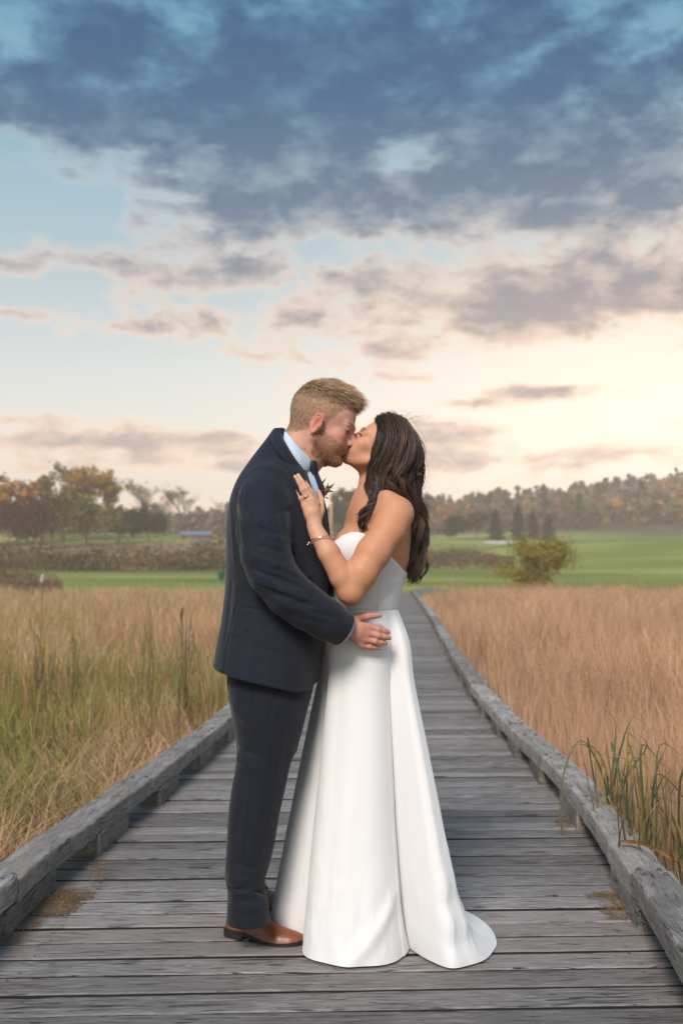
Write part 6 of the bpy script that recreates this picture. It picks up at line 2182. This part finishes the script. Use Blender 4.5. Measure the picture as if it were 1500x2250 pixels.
rc = k0 + (a - k0) * .40; ax = (a - k0) / np.linalg.norm(a - k0)
e1 = np.cross(ax, [0, 1, 0]); e1 /= np.linalg.norm(e1); e2 = np.cross(ax, e1)
for o_ in (-.0016, .0016):
    mb.tube([rc + ax * o_ + e1 * .0095 * math.cos(a_) + e2 * .0095 * math.sin(a_) for a_ in np.linspace(0, 2 * math.pi, 24)], .0011, 6, cap=False)
st_c = rc + np.array([0, -.0105, 0])
mb.tube([st_c + [0, .003, 0], st_c, st_c + [0, -.0025, 0], st_c + [0, -.0035, 0]], [.001, .0036, .0034, .002], 8)
child(mesh_obj('ring', mb.mesh('ring'), M_SILVER), bride)
mb = MB()
for k in range(9):
    p = P(914 + 6 * math.sin(k * 1.3), 1022 + k * 3.2, .125 + .004 * (k % 3))
    mb.tube([p, p + np.array([.002, -.006, .001])], [.0034, .0012], 7)
    mb.tube([p, p + np.array([.008 * math.cos(k), -.003, .008 * math.sin(k)])], [.0008, .0005], 5)
child(mesh_obj('hair_clip', mb.mesh('hair_clip'), M_SILVER), bride)

# ------------------------------------------------------------------ boutonniere pinned to the far lapel
bo = P(708, 1078, .200)
bout = tag(empty('boutonniere', tuple(bo)), 'small boutonniere of dry greenery and a pale bloom on the far lapel', 'boutonniere')
rb = np.random.default_rng(9)
mats = [plain('dry_green', (.10, .10, .04), .7, .2, 40, .3), plain('russet_sprig', (.09, .04, .025), .7, .2, 40, .3), plain('cream_petal', (.62, .55, .38), .6, .3, 40, .15)]
for k in range(15):
    mb = MB()
    dv = np.array([rb.uniform(.1, .8), rb.normal(-.3, .5), rb.uniform(-.4, 1.0)]); dv /= np.linalg.norm(dv)
    Lf = rb.uniform(.026, .052)
    p0 = np.array([rb.normal(0, .004), rb.normal(-.008, .004), rb.normal(-.004, .010)])
    mid = p0 + dv * Lf * .55 + rb.normal(0, .003, 3); tp_ = p0 + dv * Lf
    sd = np.cross(dv, rb.normal(size=3)); sd /= np.linalg.norm(sd)
    w = rb.uniform(.0025, .006)
    nn = np.cross(dv, sd) * .0008
    mb.add([p0 + nn, mid - sd * w, tp_, mid + sd * w, mid + nn * 2.5, p0 - nn, mid - nn], tris=[[0, 1, 4], [1, 2, 4], [2, 3, 4], [3, 0, 4], [5, 6, 1], [1, 6, 2], [2, 6, 3], [3, 6, 5]])
    e_ = mesh_obj('leaf', mb.mesh('leaf'), mats[k % 2]); e_.parent = bout
for k in range(10):
    a_ = k * 2.4; rr = .0035 + .0012 * k
    c = np.array([.010 + .002 * math.cos(a_), -.020, .004]) + np.array([math.cos(a_) * rr * .7, -.003 + .0008 * k, math.sin(a_) * rr * .7])
    mb = MB(); F_ = np.array([math.cos(a_), -.8, math.sin(a_)]); F_ /= np.linalg.norm(F_); s1 = np.cross(F_, [0, 0, 1.0]); s1 /= np.linalg.norm(s1); s2 = np.cross(F_, s1)
    pts = [c + s1 * .008 * math.cos(q_a) + s2 * .008 * math.sin(q_a) + F_ * .002 * math.cos(2 * q_a) for q_a in np.linspace(0, 2 * math.pi, 9)[:-1]]
    mb.add(pts + [c - F_ * .002, c + F_ * .0012], tris=[[j, (j + 1) % 8, 8] for j in range(8)] + [[(j + 1) % 8, j, 9] for j in range(8)])
    e_ = mesh_obj('petal', mb.mesh('petal'), mats[2]); e_.parent = bout
mb = MB(); mb.tube(spline([[0, -.006, -.004], [.002, -.006, -.020], [.003, -.004, -.036]], 6), .0022, 6)
e_ = mesh_obj('stem', mb.mesh('stem'), mats[0]); e_.parent = bout
# ------------------------------------------------------------------ reeds and cattails near the kerbs
M_REED = attr_mat('reed_leaf', .55, .35, .30, .15, 20.0)
def reed_leaf(parent, p0, pts, w, color, seed):
    """one long folded blade through the given points"""
    c = spline(np.array(pts, float), 14)
    t = np.linspace(0, 1, 14)
    tg = np.gradient(c, axis=0); tg /= np.linalg.norm(tg, axis=1)[:, None]
    r_ = np.random.default_rng(seed)
    side = np.cross(tg, np.array([r_.normal(0, .4), -1, .3])); side /= np.linalg.norm(side, axis=1)[:, None]
    nn = np.cross(side, tg)
    ww = (w * np.interp(t, [0, .15, .6, 1], [.8, 1, .8, .04]))[:, None]
    V = np.stack([c - side * ww, c - nn * ww * .35, c + side * ww], 1).reshape(-1, 3) - np.asarray(p0)
    C = np.repeat(np.array(color)[None] * (.75 + .4 * t)[:, None], 3, 0)
    o = mesh_obj('leaf', np_mesh('leaf', V, grid_quads(3, 14), None, True, C), M_REED, parent)
    return o
def cattail(px, d, leaves, label, seed, group, heads=(), extra=0):
    """leaves: list of pixel polylines (tip last) at about distance d"""
    Y = CAM_Y + d
    b = at_dist(px, d); b[2] = float(terrain(b[0], b[1]))
    o = empty('cattail_plant', tuple(b)); tag(o, label, 'plant', group)
    r_ = np.random.default_rng(seed)
    for k, (pl, colr, w) in enumerate(leaves):
        pts = [b + np.array([r_.normal(0, .05), r_.normal(0, .06), 0])]
        dy = r_.normal(0, .12)
        for j, (x, y) in enumerate(pl):
            pts.append(P(x, y, Y + dy * (j + 1) / len(pl)))
        reed_leaf(o, b, pts, w, colr, seed * 50 + k)
    lo_x = min(x for pl, *_ in leaves for x, y in pl); hi_x = max(x for pl, *_ in leaves for x, y in pl); top_y = min(y for pl, *_ in leaves for x, y in pl)
    for k in range(extra):
        bx_ = b + np.array([r_.normal(0, .09), r_.normal(0, .12), 0])
        tx, ty = r_.uniform(lo_x, hi_x), r_.uniform(top_y, top_y + 160)
        tp_ = P(tx, ty, Y + r_.normal(0, .2))
        mid_ = bx_ + (tp_ - bx_) * .55 + np.array([r_.normal(0, .03), r_.normal(0, .03), .10])
        pts = [bx_, mid_, tp_]
        if r_.random() < .4:
            pts.append(tp_ + np.array([abs(r_.normal(.03, .08)), abs(r_.normal(0, .06)), -r_.uniform(.02, .09)]))
        reed_leaf(o, b, pts, r_.uniform(.0028, .006), [(.075, .10, .04), (.11, .13, .05), (.28, .19, .10), (.20, .13, .07), (.34, .24, .07)][r_.integers(0, 5)], seed * 50 + 30 + k)
    for k, (x, y0, y1, rad, colr) in enumerate(heads):
        a, c = P(x, y1, Y), P(x + 3, y0, Y)
        mb = MB(); mb.tube(spline([b + [0, 0, 0], (b + a) / 2 + [.02, 0, 0], a, c, c + (c - a) * .25], 12) - b, [.004] * 11 + [.001], 6, (.30, .20, .11))
        st_ = mb.build('stalk', M_REED, o)
        mb = MB(); n_ = 12
        pts = a + (c - a) * np.linspace(0, 1, n_)[:, None] - b
        rr = rad * np.sin(np.pi * np.clip(np.linspace(.06, .94, n_), 0, 1)) ** .35 * (1 + .12 * r_.normal(size=n_))
        mb.tube(pts, rr, 10, colr)
        h_ = mb.build('seed_head', M_REED, o)
    return o
GR1, GR2, YL1, BR1, BR2 = (.070, .095, .038), (.11, .13, .05), (.36, .23, .05), (.32, .21, .13), (.20, .11, .055)
gk = 'cattails by the boardwalk'
cattail(1335, 4.7, [([(1338, 1760), (1318, 1660), (1268, 1622)], GR1, .0058), ([(1345, 1740), (1370, 1620), (1392, 1570)], GR1, .0062), ([(1340, 1760), (1345, 1690), (1352, 1600), (1338, 1560)], GR2, .0052),
                    ([(1335, 1770), (1318, 1690), (1290, 1640), (1262, 1636)], GR1, .0058), ([(1350, 1780), (1380, 1700), (1420, 1640), (1400, 1612)], GR2, .0058)],
        'cattail clump with bent dark green blades behind the right kerb', 1, gk, extra=22)
cattail(1415, 4.2, [([(1410, 1790), (1400, 1720), (1374, 1670), (1330, 1658)], YL1, .0062), ([(1405, 1850), (1415, 1780), (1392, 1700)], YL1, .0058), ([(1430, 1800), (1440, 1700), (1462, 1640)], GR1, .0058),
                    ([(1420, 1830), (1450, 1720), (1478, 1690)], GR2, .0052), ([(1440, 1800), (1470, 1700), (1440, 1662), (1370, 1672)], BR1, .0045), ([(1380, 1800), (1376, 1720), (1362, 1690)], GR1, .0052)],
        'cattail clump with yellow curved blades close to the right kerb', 2, gk, extra=22)
cattail(1490, 4.0, [([(1480, 1800), (1450, 1760), (1400, 1828)], BR1, .0045), ([(1490, 1780), (1500, 1690), (1510, 1640)], GR1, .0058), ([(1470, 1800), (1466, 1720), (1450, 1650)], BR1, .0045), ([(1495, 1850), (1470, 1760), (1500, 1700)], GR2, .0052),
                    ([(1510, 1820), (1490, 1740), (1440, 1700), (1420, 1760)], BR2, .0045)],
        'dry and green cattail blades at the right picture edge', 3, gk, extra=22)
cattail(405, 9.5, [([(402, 1400), (396, 1350), (380, 1325)], BR2, .0050), ([(410, 1400), (408, 1340), (412, 1310)], BR1, .0050), ([(415, 1420), (420, 1360), (426, 1330)], GR2, .0050), ([(400, 1420), (392, 1380), (384, 1350)], GR1, .0050)],
        'cattails with pale fluffy head in the marsh beside the groom', 4, gk, extra=14, heads=[(417, 1385, 1420, .020, (.50, .38, .28)), (398, 1335, 1362, .012, (.16, .09, .05))])
cattail(335, 10.5, [([(334, 1390), (330, 1340), (322, 1300)], BR2, .0050), ([(338, 1390), (340, 1335), (336, 1305)], BR1, .0050), ([(330, 1400), (318, 1350), (306, 1325)], (.36, .22, .05), .0050)],
        'tall russet reed stems in the left marsh', 5, gk, extra=12)
cattail(95, 11, [([(92, 1420), (86, 1360), (70, 1330)], YL1, .0050), ([(98, 1420), (110, 1370), (135, 1345)], BR2, .0050), ([(100, 1430), (102, 1380), (96, 1340)], YL1, .0050), ([(90, 1430), (76, 1390), (62, 1360)], GR2, .0050)],
        'yellowing reed blades at the far left of the marsh', 6, gk, extra=14, heads=[(92, 1262, 1282, .022, (.60, .50, .42))])
cattail(170, 10, [([(168, 1440), (172, 1390), (186, 1350)], (.34, .24, .06), .0050), ([(165, 1440), (160, 1400), (150, 1370)], GR1, .0050), ([(172, 1450), (178, 1420), (174, 1380)], GR1, .0050)],
        'short green reed blades in the left marsh', 7, gk, extra=12)
# a single dry blade lying across the right kerb
o = empty('dry_blade', tuple(G(1385, 1852, RAIL_TOP + .01))); tag(o, 'single rusty dry blade lying across the right kerb', 'grass blade')
b = np.array(o.location)
reed_leaf(o, b, [G(1362, 1850, RAIL_TOP + .012), G(1400, 1851, RAIL_TOP + .02), G(1440, 1866, RAIL_TOP + .05), G(1475, 1888, RAIL_TOP + .03), G(1520, 1920, RAIL_TOP - .06)], .007, (.30, .13, .045), 8)

# ------------------------------------------------------------------ evening haze over the far slope
mb = MB(); mb.box((0, 395, 31), (1500, 830, 66))
hz_m = bpy.data.materials.new('haze'); hz_m.use_nodes = True
ht = NT(hz_m.node_tree); ht.n.clear()
ho = ht.new('ShaderNodeOutputMaterial'); hv = ht.new('ShaderNodeVolumePrincipled')
hv.inputs['Color'].default_value = (1.0, .88, .74, 1)
hv.inputs['Density'].default_value = .00100
hv.inputs['Anisotropy'].default_value = -.35
ht.l.new(hv.outputs[0], ho.inputs['Volume'])
haze = mb.build('haze', hz_m, None, False); tag(haze, kind='stuff')
